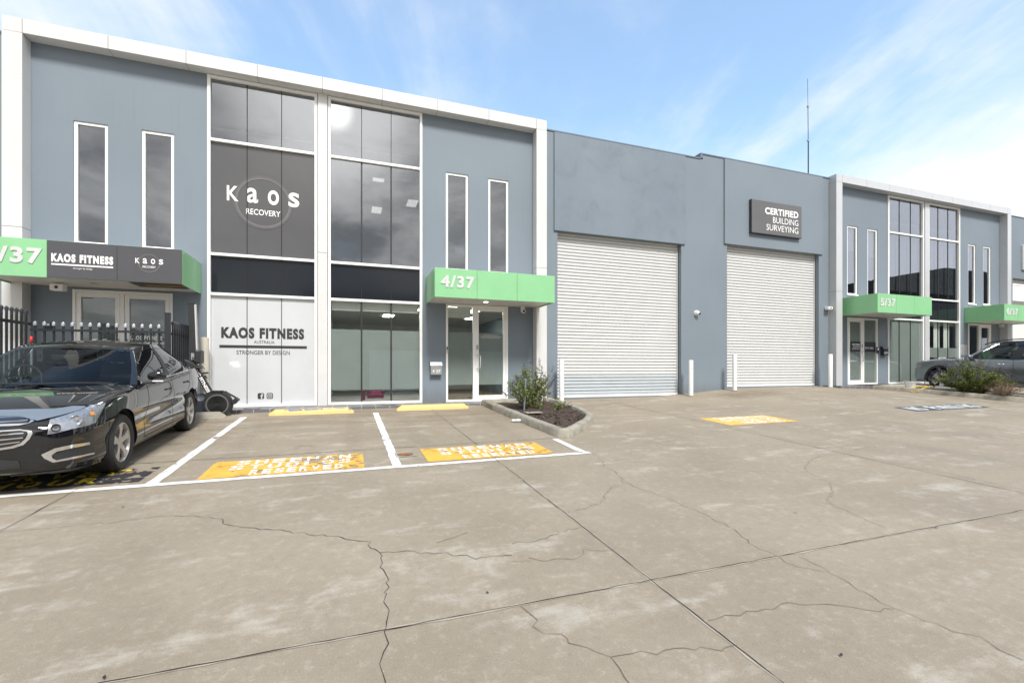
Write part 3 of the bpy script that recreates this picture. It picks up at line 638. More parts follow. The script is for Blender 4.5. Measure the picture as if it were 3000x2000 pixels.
# entrances
D4 = glazed_door(EL, 2.29, 3.90, 0.004, 2.418, 3.01, 'R', 'half')
b = MB(); b.box(2.36, 2.95, W+.1, W+.105, 2.1, 2.36); b.build('blind', M['blind'], D4)
for i, (t_, w_) in enumerate((('Guard Alarms on Premises &', .36), ('24 HOUR surveillance due to the internet', .56), ('All entry is tracked digitally visitors', .50))):
    text(t_, (3.45, W+.012, 1.66-.035*i), (1, 0, 0), (0, 0, 1), w_, .026, M['letter'], D4, align='C', thick=0)
D3 = glazed_door(EL, -5.0, -3.37, 0.004, 2.366, -4.215, 'R', 'full', double=True, film='frost_shade')
x_ = onY(370, 0, W+.01)
text('KAOS FITNESS', (onY(377, 0, W).x, W+.014, onY(380, 995, W).z), (1, 0, 0), (0, 0, 1), .56, .085, M['letter'], D3, bold=.05, spacing=1.18)
b = MB(); b.box(onY(375, 0, W).x, onY(481, 0, W).x, W+.012, W+.014, onY(375, 1006, W).z, onY(375, 1002, W).z); b.build('rule', M['letter'], D3)
text('STRONGER BY DESIGN', (onY(428, 0, W).x, W+.014, onY(400, 1014, W).z), (1, 0, 0), (0, 0, 1), .4, .045, M['letter'], D3, align='C')
social(onY(268, 0, W).x, onY(268, 1010, W).z, .12, W+.014, D3, M['letter'], M['frost_shade'])
# right block (units 5 and 6)
ER, A5, B5 = office('office_building', 'right blue grey two storey block with silver frame and units 5 and 6', None, 15.51, 15.80, 25.37, 25.63, .26, 7.375, 7.125,
    (18.48, 20.49), (20.75, 22.69), [.264, 2.64, 3.457, 5.78, 7.11],
    [(16.39, 16.91, 3.40, 5.80, .35), (17.42, 17.94, 3.40, 5.79, .4), (23.25, 23.75, 3.39, 5.77), (24.25, 24.77, 3.40, 5.77)],
    [(16.39, 17.93, 2.607), (23.25, 24.75, 2.617)], ['frost', 'spandrel', 'glassb', 'glass'], ['stripe', 'spandrel', 'glassb', 'glass'], 3.43, 'acmg', 8)
C5 = canopy(ER, 16.06, 18.79, 2.635, 3.25, 3, '5/37'); C6 = canopy(ER, 23.0, 25.75, 2.62, 3.225, 3, '6/37')
D5 = glazed_door(ER, 16.39, 17.93, .264, 2.603, 17.20, 'L', 'full')
b = MB(); b.box(16.5, 17.85, W-.012, W-.010, 1.42, 1.77) if False else b.box(16.48, 17.1, W+.016, W+.018, 1.42, 1.77); b.box(17.245, 17.87, W+.016, W+.018, 1.42, 1.77); b.build('name_band', M['fence'], D5)
for i, (t_, bd) in enumerate((('CERTIFIED', .03), ('BUILDING', 0), ('SURVEYING', 0))): text(t_, (17.05, W+.013, 1.64-.075*i), (1, 0, 0), (0, 0, 1), (.4, .34, .4)[i], .058, M['letter'], D5, align='R', bold=bd, thick=0)
text('9374 4883', (17.3, W+.013, 1.52), (1, 0, 0), (0, 0, 1), .45, .07, M['letter'], D5, thick=0)
D6 = glazed_door(ER, 23.25, 24.75, .264, 2.61, 24.0, 'R', 'none')
text('RC', (24.1, W+.013, 1.5), (1, 0, 0), (0, 0, 1), .16, .12, M['yellow'], D6, bold=.04, thick=0); text('BUILD', (24.3, W+.013, 1.56), (1, 0, 0), (0, 0, 1), .24, .055, M['letter'], D6, thick=0); text('SERVICES', (24.3, W+.013, 1.49), (1, 0, 0), (0, 0, 1), .3, .045, M['letter'], D6, thick=0)
# ------------------------------------------------------------ warehouse between the blocks
def shutter(par, x0, x1, z0, z1, grey=0, open_to=None):
    pitch = .0905; ys_ = W+.15; zz = z0+.07 if open_to is None else open_to
    def rows_for(za, zb):
        rows = []; z = za
        while z < zb-1e-4:
            for dz, dy in ((0, .03), (.0085, .03), (.009, .004), (.03, -.006), (.055, -.006), (.075, .0), (.0895, .012), (.09, .03)):
                if z+dz <= zb: rows.append([(x0, ys_+dy, z+dz), (x1, ys_+dy, z+dz)])
            z += pitch
        return rows
    zg = zz+pitch*grey; b = MB(); b.grid(rows_for(zg, z1)); s_ = b.build('roller_door', M['shutter'], par, smooth=False)
    if grey: b = MB(); b.grid(rows_for(zz, zg)); b.build('grey_slats', M['shutterg'], s_)
    b = MB(); b.box(x0, x1, ys_-.03, ys_+.03, zz-.07, zz-.001); b.build('bottom_rail', M['white'], s_, bevel=.006)
    for gx_ in (x0, x1-.035): b = MB(); b.box(gx_, gx_+.035, ys_-.02, ys_+.04, z0, z1); b.build('guide', M['aluf'], s_)
    return s_
EW = empty('warehouse', (10.2, W, 0), 'blue grey warehouse front with two cream roller doors and a stepped parapet', 'building')
wall_with_openings(4.89, 10.15, -.6, 7.15, [(5.31, 9.35, .03, 4.53)], W, W+.3).build('wall', M['wall'], EW)
wall_with_openings(10.15, 15.51, -.6, 7.30, [(11.08, 15.02, .25, 4.69)], W, W+.3).build('wall', M['wall'], EW)
b = MB(); b.box(4.89, 10.06, W-.02, W+.32, 7.15, 7.185); b.box(10.05, 15.51, W-.02, W+.32, 7.30, 7.335); b.box(10.05, 10.145, W-.015, W+.6, 7.186, 7.30); b.build('parapet_cap', M['flash'], EW)
b = MB(); b.box(5.2, 9.47, W-.045, W+.02, 4.51, 7.13); b.build('header_panel', M['wallb'], EW, bevel=.006)
b = MB(); b.box(10.95, 15.16, W-.045, W+.02, 4.672, 7.28); b.build('header_panel', M['wall'], EW, bevel=.006)
b = MB(); b.box(4.95, 15.45, W+.3, 20, 6.8, 6.9); b.build('roof', M['flash'], EW)
b = MB(); b.box(4.95, 15.45, W+.6, W+.7, -.5, 6.8); b.build('inner_wall', M['black'], EW)
shutter(EW, 5.33, 9.33, .035, 4.6, 6); shutter(EW, 11.10, 15.0, .256, 4.72)
b = MB(); b.box(4.89, 10.5, W-.004, W+.1, -.6, .02) if False else b.box(9.36, 11.07, W-.003, W+.1, -.6, -.3); b.build('plinth', M['kerb'], EW)
# neighbours at both ends
EN = empty('warehouse', (30, W, .26), 'neighbouring warehouse wall at the far right with a part raised shutter', 'building')
wall_with_openings(25.63, 40, -.4, 7.2, [(26.3, 31, .26, 4.62)], W, W+.3).build('wall', M['wall'], EN)
b = MB(); b.box(25.63, 40, W-.02, W+.32, 7.2, 7.235); b.build('parapet_cap', M['flash'], EN)
b = MB(); b.box(25.7, 39.9, W+.3, 20, 6.8, 6.9); b.box(25.7, 39.9, 19, 19.1, 0, 6.8); b.build('roof', M['flash'], EN)
shutter(EN, 26.3, 31, .26, 4.66, open_to=4.42)
b = MB(); b.box(26.3, 31, W+.8, W+.9, .26, 3.87); b.build('inner_wall', M['inner'], EN)
b = MB(); b.box(26.93, 30, W-.08, W-.002, 5.0, 6.05); bb = b.build('sign_box', M['white'], EN, bevel=.01)
EE = empty('warehouse', (-11, W, 0), 'sliver of blue grey wall at the far left edge beyond the pale column', 'building')
b = MB(); b.box(-18, -5.925, W-.1, W+.3, -.6, 7.0); b.build('wall', M['wall'], EE)
b = MB(); b.box(-18, -5.925, W-.12, W+.32, 7.0, 7.04); b.build('parapet_cap', M['flash'], EE)
b = MB(); b.box(-17.9, -5.93, W+.3, 20, 6.7, 6.8); b.build('roof', M['flash'], EE)
# the row across the yard, behind the camera: seen only mirrored in glass and car paint
EO = empty('warehouse', (0, -24, -1.8), 'dark warehouse across the yard mirrored in the upper windows', 'building')
wall_with_openings(-4, 46, -2.2, 8.0, [(2, 7, -1.8, 2.6), (12, 17, -1.8, 2.6), (24, 29, -1.8, 2.6), (34, 39, -1.8, 2.6)], -24.4, -24).build('wall', M['opp'], EO)
b = MB(); b.box(-4, 46, -36, -24.4, 7.6, 7.8); b.build('roof', M['opp'], EO)
for x in (2, 12, 24, 34): b = MB(); b.box(x, x+5, -24.3, -24.25, -1.8, 2.6); b.build('roller_door', M['shutterg'], EO)

# ------------------------------------------------------------ kerbed garden beds
def inset(poly, d):
    n = len(poly); out = []
    for i in range(n):
        p, q, r = Vector(poly[i-1]), Vector(poly[i]), Vector(poly[(i+1) % n])
        a = (q-p).normalized(); c = (r-q).normalized(); na = Vector((-a.y, a.x)); nc = Vector((-c.y, c.x)); m = (na+nc).normalized()
        out.append(q+m*(d/max(.35, m.dot(na))))
    return out
def garden_bed(poly, label, h=.14, kw=.14, mulch='mulch', ends=True):
    c = sum((Vector(p) for p in poly), Vector((0, 0)))/len(poly)
    e = empty('garden_bed', (c.x, c.y, gz(c.x, c.y)), label, 'garden bed')
    P = []                                                    # dense outline
    for i in range(len(poly)):
        a, d = Vector(poly[i]), Vector(poly[(i+1) % len(poly)]); n = max(1, int((d-a).length/.25)); P += [a.lerp(d, k/n) for k in range(n)]
    rings = [(0, 0, -.1), (0, .0, h*.8), (.03, 0, h), (kw*.8, 0, h), (kw, 0, h*.85), (kw+.01, 0, .0)]
    rows = []
    for (d, _, hh) in rings:
        q = inset(P, d); q.append(q[0]); rows.append([(v.x, v.y, gz(v.x, v.y)+hh+(random.gauss(0, .003) if 0 < d < kw else 0)) for v in q])
        for r_ in rows: r_[-1] = r_[0]
    b = MB(); b.grid(rows); b.build('kerb', M['kerb'], e, smooth=True, auto=50)
    q = inset(P, kw); cc = (c.x, c.y, gz(c.x, c.y)+.09); b = MB(); n = len(q)
    ring2 = [Vector(v).lerp(Vector((c.x, c.y)), .45) for v in q]
    v3 = [(v.x, v.y, gz(v.x, v.y)+.055+random.uniform(-.01, .02)) for v in q]; v4 = [(v.x, v.y, gz(v.x, v.y)+.075+random.uniform(-.015, .02)) for v in ring2]
    b.add(v3+v4+[cc], [(i, (i+1) % n, n+(i+1) % n, n+i) for i in range(n)]+[(n+i, n+(i+1) % n, 2*n) for i in range(n)])
    for k in range(900):                                      # loose chips of bark
        i = random.randrange(n); p = Vector(q[i]).lerp(Vector((c.x, c.y)), random.random()**.7); z = gz(p.x, p.y)+.07+random.uniform(0, .02)
        an = random.random()*6.3; l, w_ = random.uniform(.015, .04), random.uniform(.006, .014); u = Vector((math.cos(an), math.sin(an), random.uniform(-.4, .4)))*l; t = Vector((-math.sin(an), math.cos(an), random.uniform(-.4, .4)))*w_
        pc = Vector((p.x, p.y, z)); b.cur = 1 if random.random() < .12 else 0; b.add([pc-u-t, pc+u-t, pc+u+t, pc-u+t], [(0, 1, 2, 3)])
    b.build('bark_mulch', [M['mulch'], M['drygrass']], e, recalc=False)['kind'] = 'stuff'
    return e
bed1 = [(3.02, 10.66), (3.03, 9.4), (3.06, 7.6), (3.10, 6.62), (3.22, 6.50), (3.36, 6.58), (3.75, 6.98), (4.15, 7.42), (4.45, 7.85), (4.62, 8.35), (4.74, 9.0), (4.82, 10.0), (4.83, 10.66)]
garden_bed(bed1, 'kerbed garden bed with bark mulch and straggly bush beside the 4/37 entrance')
bed2 = [(16.52, 10.55), (16.60, 10.2), (16.85, 9.05), (17.1, 8.3), (17.5, 7.4), (18.1, 6.3), (18.5, 6.2), (18.5, 7.4), (18.45, 9.0), (18.4, 10.3), (18.25, 10.6)]
garden_bed(bed2, 'kerbed garden bed along the driveway beside the grey wagon')

# ------------------------------------------------------------ plants
def leaf(b, p, d, l, w_, mi):
    d = d.normalized(); s_ = d.cross(Vector((random.uniform(-1, 1), random.uniform(-1, 1), random.uniform(-.2, 1)))).normalized(); n = d.cross(s_)
    b.cur = mi; b.add([p, p+d*l*.5+s_*w_+n*w_*.3, p+d*l, p+d*l*.5-s_*w_+n*w_*.3], [(0, 1, 2, 3)])
def spike(b, p, d, l, mi):
    d = d.normalized()
    for k in range(int(l/.012)):
        q = p+d*(k*.012); 
        for j in range(2):
            an = random.random()*6.28; o = Vector((math.cos(an), math.sin(an), .3)); leaf(b, q, o, .019, .007, mi)
def bush(c, rx, ry, h, nst, label, name='flowering_bush', leaves=38, flowers=.6, mats=('leaf', 'flower', 'stem', 'leafd'), lean=0., lsz=1., group=None, up=.0):
    e = empty(name, c, label, 'bush', group); st = MB(); fo = MB(); fl = MB()
    c = Vector(c)
    for i in range(nst):
        an = random.random()*6.283; rr = math.sqrt(random.random()); tip = c+Vector((rx*rr*math.cos(an)+lean*rx*.3, ry*rr*math.sin(an), h*(1-.55*rr**2)*random.uniform(.6, 1.05)))
        base = c+Vector((rx*.18*math.cos(an)*rr, ry*.18*math.sin(an)*rr, 0)); mid = base.lerp(tip, .5)+Vector((random.gauss(0, .04), random.gauss(0, .04), h*.1))
        P = [base, base.lerp(mid, .5)+Vector((0, 0, .02)), mid, mid.lerp(tip, .55)+Vector((random.gauss(0, .015), random.gauss(0, .015), .02)), tip]
        st.tube(P, [.006, .005, .004, .003, .002], 4, False)
        for k in range(leaves):
            t = random.uniform(.06, .96)*(len(P)-1); j = min(int(t), len(P)-2); q = P[j].lerp(P[j+1], t-j)+Vector((random.gauss(0, .035), random.gauss(0, .035), random.gauss(0, .03)))
            if up and q.z-c.z < up*h and random.random() < .8: continue
            d = Vector((random.gauss(0, 1), random.gauss(0, 1), random.uniform(-.4, .9)))
            leaf(fo, q, d, random.uniform(.022, .05)*lsz, random.uniform(.007, .014)*lsz, 0 if random.random() < .88 else 1)
        if random.random() < flowers:
            for q_ in range(3):
                tt = tip+Vector((random.gauss(0, .03), random.gauss(0, .03), random.uniform(-.04, .02)))
                d = (tt-mid).normalized()+Vector((random.gauss(0, .2), random.gauss(0, .2), .5)); st.tube([tt, tt+d.normalized()*.05], .0015, 3, False); spike(fl, tt+d.normalized()*.03, d, random.uniform(.08, .2), 0)
    st.build('stem', M[mats[2]], e, recalc=False); fo.build('foliage', [M[mats[0]], M[mats[3]]], e, recalc=False)
    if fl.v: fl.build('flower_spikes', M[mats[1]], e, recalc=False)['kind'] = 'stuff'
    return e
g1 = onG(1556, 1201); z1 = gz(3.75, 9.6)+.06
k_ = onG(1550, 1206); bx, by = k_.x, k_.y
bush((bx-.02, by, gz(bx, by)+.05), .52, .45, 1.08, 46, 'straggly flowering bush with purple spikes by the blue stake', leaves=80, flowers=.42, up=.12, lsz=1.35)
bush((bx+.34, by+.1, gz(bx, by)+.05), .38, .35, .98, 16, 'thin grey twiggy bush crowding the taller green one', name='dry_bush', leaves=16, flowers=.5, mats=('leafd', 'flower', 'stem', 'leaf'))
kk = onG(1636, 1209); bush((kk.x, kk.y, gz(kk.x, kk.y)+.05), .2, .17, .17, 12, 'small bright green seedling alone at the point of the bed', name='seedling', leaves=14, flowers=.25, lsz=1.6)
kk = onG(1571, 1206); bush((kk.x, kk.y-.1, gz(kk.x, kk.y)+.05), .14, .12, .2, 9, 'low green sprout at the foot of the straggly bush', name='seedling', leaves=14, flowers=0, lsz=1.3)
kb = Vector((17.6, 8.45, 0)); kb.z = gz(kb.x, kb.y)+.06
bush(kb, .74, .95, 1.05, 120, 'broad salvia bush covered in purple spikes in front of the grey wagon', leaves=95, flowers=.75, lsz=1.4)
kb2 = Vector((17.55, 7.75, 0)); kb2.z = gz(kb2.x, kb2.y)+.06
bush(kb2, .5, .5, .62, 90, 'low dry pinkish brown shrub spilling over the kerb', name='dry_bush', leaves=40, flowers=0, mats=('drygrass', 'flower', 'stem', 'leafd'), lsz=.6)
# ------------------------------------------------------------ small things on the ground
def wheel_stop(x0, x1, y, mat, label, group, paintover=None):
    e = empty('wheel_stop', ((x0+x1)/2, y, gz((x0+x1)/2, y)), label, 'wheel stop', group); b = MB(); z = gz(x0, y)
    pr = [(-.095, 0), (-.08, .06), (-.05, .12), (.05, .12), (.08, .06), (.095, 0)]
    sec = [(x0, .55, .2), (x0+.02, .8, .45), (x0+.12, 1, 1), (x1-.12, 1, 1), (x1-.02, .8, .45), (x1, .55, .2)]
    rows = [[(x, y+py*s1, gz(x, y)+pz*s2-.01) for (py, pz) in pr] for (x, s1, s2) in sec]
    b.grid(rows); b.add(rows[0], [tuple(range(6))]); b.add(rows[-1], [tuple(range(6))]); b.build('kerb_block', mat, e, bevel=.006)
    if paintover:
        b = MB(); xa, xb = x0+(x1-x0)*.18, x1-.06; b.grid([[(xa+(xb-xa)*k/8, y+yy, gz(x0, y)+zz) for k in range(9)] for yy, zz in ((-.071, .07), (-.053, .1135), (.0, .1135))]); b.build('flaked_paint', paintover, e)
    return e
wheel_stop(-1.46, .14, 10.22, M['stopy'], 'yellow wheel stop with flaked blue lettering at the head of the middle bay', 'yellow wheel stops', M['paintb'])
wheel_stop(1.0, 2.6, 10.28, M['stopy'], 'plain yellow wheel stop at the head of the bay by the garden bed', 'yellow wheel stops')
wheel_stop(-3.9, -2.17, 10.16, M['stopg'], 'bare mossy concrete wheel stop behind the black car', None)
def bollard(x, y, zt, label, mat='white', r=.062, g='white steel bollards guarding the roller doors', scuff=False):
    z0 = gz(x, y) if y < 10.65 or (4.9 < x < 15.2) else (.255 if x > 5 else 0); e = empty('bollard', (x, y, z0), label, 'bollard', g)
    b = MB(); b.lathe([(r, -.1), (r, zt-z0-.015), (r*.93, zt-z0-.003), (r*.8, zt-z0), (0, zt-z0+.004)], (x, y, z0), n=28); b.build('post', M[mat], e, smooth=True, auto=40)
    b = MB(); b.lathe([(r*1.9, .0), (r*1.9, .008), (r*1.02, .014)], (x, y, z0), n=28); b.build('base_plate', M['stopg'], e)
    if scuff: b = MB(); b.box(x-.02, x-.005, y-r-.002, y-r+.01, z0+.75, z0+.8); b.build('scuff', M['plast'], e)
bollard(5.27, 10.97, 1.085, 'white bollard left of the left roller door next to the garden bed')
bollard(9.38, 10.92, 1.07, 'white bollard with a black scuff right of the left roller door', scuff=True)
bollard(10.95, 10.87, 1.27, 'white bollard left of the right roller door')
bollard(15.02, 10.9, 1.30, 'white bollard between the right roller door and the silver column')
bp = onY(599, 988, 11.0); bollard(bp.x, 11.0, bp.z, 'beige post against the shopfront behind the rowing machine', 'beige', .08, None)
# steel covers in the ground
def cover(x0, x1, y0, y1, label, rust=True):
    e = empty('pit_cover', ((x0+x1)/2, (y0+y1)/2, gz(x0, y0)), label, 'pit cover')
    fl = (lambda x, y: .0008) if y0 > 10.6 else gz
    b = MB(); b.grid([[(x, y, fl(x, y)+.0065) for x in (x0, x1)] for y in (y0, y1)]); b.build('frame', M['plast'] if y0 > 10.6 else M['stopg'], e)
    b = MB(); cx, cy, rx, ry = (x0+x1)/2, (y0+y1)/2, (x1-x0)*.4, (y1-y0)*.36; b.add([(cx+rx*math.cos(k*.3142), cy+ry*math.sin(k*.3142), fl(cx, cy)+.0105) for k in range(20)], [tuple(range(20))]); b.build('lid', M['rust'] if rust else M['steel'], e)
M['rust'] = pbr('rusty_iron', (.24, .09, .035), .85, var=.4, vscale=20.)
cover(.58, .84, 6.0, 6.26, 'square pit cover with a rusty round lid on the middle white line')
cover(-2.0, -1.7, 10.75, 10.92, 'grey pit cover in the tiles near the rowing machine', False); cover(.75, 1.05, 10.76, 10.9, 'grey pit cover in the tiles below the frosted window', False)
kk = onG(1512, 1236); e = empty('bottle', (kk.x, kk.y, gz(kk.x, kk.y)+.03), 'crushed clear plastic bottle lying against the garden kerb', 'bottle')
b = MB(); b.lathe([(0, 0), (.028, .004), (.032, .03), (.026, .08), (.032, .12), (.03, .16), (.012, .19), (.012, .2)], (kk.x-.1, kk.y-.02, gz(kk.x, kk.y)+.034), (1, -.25, 0), 16); b.build('body', M['bottle'], e, smooth=True)
b = MB(); b.lathe([(.014, 0), (.014, .018), (0, .018)], (kk.x+.092, kk.y-.07, gz(kk.x, kk.y)+.034), (1, -.25, 0), 14); b.build('cap', M['plast'], e)
# stake and cover plate in the first bed
sb, stp = onG(1535, 1213), None; zb0 = gz(sb.x, sb.y)+.04; e = empty('garden_stake', (sb.x, sb.y, zb0), 'leaning blue grey pole standing in front of the straggly bush', 'stake')
b = MB(); b.tube([(sb.x, sb.y, zb0), (sb.x+.04, sb.y, zb0+.68)], .02, 10); b.build('pole', M['tarpb'] if 'tarpb' in M else M['wallb'], e, smooth=True, auto=40)
b = MB(); b.tube([(sb.x+.04, sb.y, zb0+.681), (sb.x+.042, sb.y, zb0+.70)], .022, 10); b.build('cap', M['steel'], e)
sp = onG(1566, 1224); e = empty('cover_plate', (sp.x, sp.y, gz(sp.x, sp.y)+.08), 'flat grey cover plate lying in the bark mulch', 'cover plate')
b = MB(); z_ = gz(sp.x, sp.y)+.1; b.box(sp.x-.2, sp.x+.14, sp.y-.1, sp.y+.1, z_, z_+.02); b.build('plate', M['kerb'], e, bevel=.005); b = MB(); b.box(sp.x-.12, sp.x-.08, sp.y-.02, sp.y+.02, z_+.0195, z_+.024); b.build('lift_hole', M['plast'], e)
# bucket and hose by the second bed
bk = Vector((16.98, 9.72, gz(17, 9.7)+.12)); e = empty('bucket', bk, 'white plastic tub on the kerb of the far garden bed', 'bucket')
b = MB(); b.lathe([(0, 0), (.12, 0), (.155, .19), (.165, .2), (.155, .2), (.118, .012), (0, .012)], bk, n=28); b.build('tub', M['white'], e, smooth=True, auto=40)
b = MB(); b.lathe([(.157, .185), (.168, .19), (.168, .203), (.157, .203)], bk, n=28); b.build('rim', M['white'], e)
hp = [onG(px, py) for px, py in ((2737, 1136), (2722, 1142), (2708, 1148), (2700, 1153), (2699, 1150), (2704, 1146), (2715, 1142), (2728, 1139), (2738, 1136))]
e = empty('garden_hose', hp[3], 'looped yellow garden hose hanging over the kerb under the tub', 'hose')
hp2 = [Vector((17.35, 9.3, gz(17.3, 9.3)+.2)), Vector((17.1, 9.25, gz(17, 9.3)+.2)), Vector((16.86, 9.3, gz(16.8, 9.3)+.16)), Vector((16.76, 9.42, gz(16.7, 9.4)+.04)), Vector((16.74, 9.55, gz(16.7, 9.5)+.03)), Vector((16.8, 9.6, gz(16.8, 9.6)+.12)), Vector((16.95, 9.5, gz(16.9, 9.5)+.19)), Vector((17.3, 9.4, gz(17.3, 9.4)+.2))]
def smooth_path(P, n=6):
    o = []
    for i in range(len(P)-1):
        p0, p1, p2_, p3 = P[max(i-1, 0)], P[i], P[i+1], P[min(i+2, len(P)-1)]
        for k in range(n):
            t = k/n; o.append(.5*((2*p1)+(p2_-p0)*t+(2*p0-5*p1+4*p2_-p3)*t*t+(3*p1-p0-3*p2_+p3)*t**3))
    o.append(P[-1]); return o
b = MB(); b.tube(smooth_path(hp2), .013, 8); b.build('hose', M['yellow'], e, smooth=True)
b = MB(); b.tube([hp2[0], hp2[0]+Vector((.05, 0, 0))], .018, 8); b.build('coupling', M['plast'], e)
# leaves and litter on the slab
for i, (px, py) in enumerate(((306, 1988), (360, 1486), (1428, 1738), (2330, 1504), (2465, 1922), (2743, 1548))):
    g = onG(px, py); e = empty('dead_leaf', g, ('dark curled leaf near the lower left corner', 'grey scrap on the slab left of the long crack', 'dark scrap above the joint in the middle of the slab', 'small grey scrap between the two cracks at right', 'dark leaf by a crack in the lower right slab', 'small scrap just past the joint at right')[i], 'litter', 'litter scattered on the slab')
    b = MB(); an = random.random()*3; u = Vector((math.cos(an), math.sin(an), .1))*.013; v = Vector((-math.sin(an), math.cos(an), .2))*.007; c_ = g+Vector((0, 0, .01)); b.add([c_-u, c_-v*.8, c_+u, c_+v], [(0, 1, 2, 3)]); b.build('leaf', M['plast'], e, solid=.002)

# ------------------------------------------------------------ things fixed to the walls
def dome_cam(p, label, r=.075, kind='dome'):
    e = empty('security_camera', p, label, 'security camera'); b = MB(); b.lathe([(r*1.05, 0), (r*1.05, .03), (r*.9, .05)], p, (0, -1, 0), 24); b.build('mount', M['white'], e, smooth=True, auto=40)
    b = MB(); b.lathe([(r*.9, .045), (r*.85, .08), (r*.6, .11), (0, .125)], p, (0, -1, 0), 24); b.build('housing', M['white'], e, smooth=True)
    b = MB(); b.lathe([(r*.5, .095), (r*.48, .12), (0, .145)], Vector(p)+Vector((.02, 0, -.01)), (.25, -1, -.15), 20); b.build('lens', M['plast'], e, smooth=True)
dome_cam(onY(2039, 917, W), 'round white dome camera on the wall between the two roller doors')
def bullet_cam(p, label, w_=.11, h=.09, dx=0):
    p = Vector(p); e = empty('security_camera', p, label, 'security camera'); b = MB(); b.box(p.x-.04, p.x+.04, p.y-.02, p.y-.001, p.z-.05, p.z+.05); b.build('mount', M['white'], e, bevel=.005)
    b = MB(); b.box(p.x-w_/2, p.x+w_/2, p.y-.17, p.y-.02, p.z-h/2, p.z+h/2); b.build('housing', M['white'], e, bevel=.015)
    b = MB(); b.lathe([(.03, 0), (.026, .012), (0, .016)], (p.x, p.y-.165, p.z), (0, -1, 0), 18); b.build('lens', M['tarp'], e)
bullet_cam(onY(2420, 904, W), 'white box camera beside the silver column', .2, .1)
def eye_cam(p, label):
    p = Vector(p); e = empty('security_camera', p, label, 'security camera'); b = MB(); b.box(p.x-.055, p.x+.055, p.y-.06, p.y-.001, p.z+.0, p.z+.13); b.build('housing', M['white'], e, bevel=.02)
    b = MB(); b.lathe([(.058, -.06), (.058, .05), (.045, .065), (0, .07)], (p.x, p.y-.06, p.z-.01), (0, -1, -.25), 20); b.build('barrel', M['white'], e, smooth=True, auto=40)
    b = MB(); b.lathe([(.034, 0), (.03, .01), (0, .014)], (p.x, p.y-.128, p.z-.027), (0, -1, -.25), 18); b.build('lens', M['tarp'], e)
eye_cam(onY(1530, 910, W), 'white security camera with blue lens under the 4/37 canopy')
bullet_cam(onY(180, 845, W-.35), 'white box camera under the 3/37 canopy above the fence', .2, .12)
bullet_cam(onY(2600, 932, W), 'small dark camera under the 5/37 canopy', .1, .09); bullet_cam(onY(2927, 954, W), 'beige box camera under the 6/37 canopy', .16, .1)
def mailbox(x0, x1, z0, z1, num, mat, label, tcol):
    e = empty('mailbox', ((x0+x1)/2, W, z0), label, 'mailbox'); yo = W-.11; b = MB()
    b.prism([(x0, W-.001, z0), (x0, yo, z0), (x0, yo, z1-.09), (x0, yo+.05, z1-.02), (x0, W-.001, z1-.02)], (x1-x0, 0, 0)); b.build('box', M[mat], e, bevel=.004)
    b = MB(); b.prism([(x0-.01, yo-.012, z1-.09), (x0-.01, yo-.004, z1-.08), (x0-.01, yo+.05, z1-.012), (x0-.01, W-.001, z1-.012), (x0-.01, W-.001, z1-.0), (x0-.01, yo+.045, z1-.0)], (x1-x0+.02, 0, 0)); b.build('lid', M[mat], e, bevel=.002)
    b = MB(); b.lathe([(.012, 0), (.012, .006), (0, .006)], ((x0+x1)/2, yo-.001, z1-.115), (0, -1, 0), 14); b.build('lock', M['steel'], e)
    text(num, ((x0+x1)/2, yo-.004, z0+.05), (1, 0, 0), (0, 0, 1), .2, .075, M[tcol], e, align='C', bold=.01)
mailbox(1.90, 2.17, .68, .99, '4 37', 'steel', 'grey steel mailbox numbered 4 37 left of the 4/37 entrance', 'letter')
mailbox(18.10, 18.36, 1.30, 1.62, '5/37', 'black', 'black mailbox numbered 5/37 right of the 5/37 entrance', 'letter')
# wall sign of the surveyors
e = empty('wall_sign', (12.98, W-.05, 5.1), 'charcoal wall sign reading CERTIFIED BUILDING SURVEYING above the right roller door', 'sign')
b = MB(); b.box(11.92, 14.05, W-.14, W-.05, 5.09, 6.125); b.build('sign_box', M['signgrey'], e, bevel=.004)
b = MB(); b.box(11.915, 11.935, W-.142, W-.052, 5.085, 6.13); b.box(11.92, 14.05, W-.142, W-.052, 5.082, 5.1); b.build('edge_trim', M['black'], e)
for t_, w_, z_, bd, hh in (('CERTIFIED', 1.43, 5.72, .035, .215), ('BUILDING', 1.10, 5.47, 0, .19), ('SURVEYING', 1.37, 5.22, 0, .19)): text(t_, (13.9, W-.145, z_), (1, 0, 0), (0, 0, 1), w_, hh, M['letter'], e, align='R', bold=bd, spacing=1+2.5*bd)
# intercom, card reader, door bell
def plate(x, z, w_, h, label, mat='steel', nm='intercom'):
    e = empty(nm, (x, W, z), label, nm.replace('_', ' ')); b = MB(); b.box(x-w_/2, x+w_/2, W-.05, W-.021, z-h/2, z+h/2); b.build('plate', M[mat], e, bevel=.004); b = MB(); b.box(x-w_*.3, x+w_*.3, W-.055, W-.0495, z, z+h*.35); b.build('lens', M['plast'] if mat != 'plast' else M['blind'], e)
plate(2.315, 1.3, .05, .16, 'small doorbell on the left frame of the 4/37 entrance', 'aluf', 'doorbell')
q = onY(143, 954, W); plate(q.x, q.z, .12, .12, 'small black card reader on the dark wall left of the 3/37 doors', 'plast', 'card_reader')
plate(17.90, 1.48, .1, .22, 'black intercom on the right frame of the 5/37 entrance', 'plast')
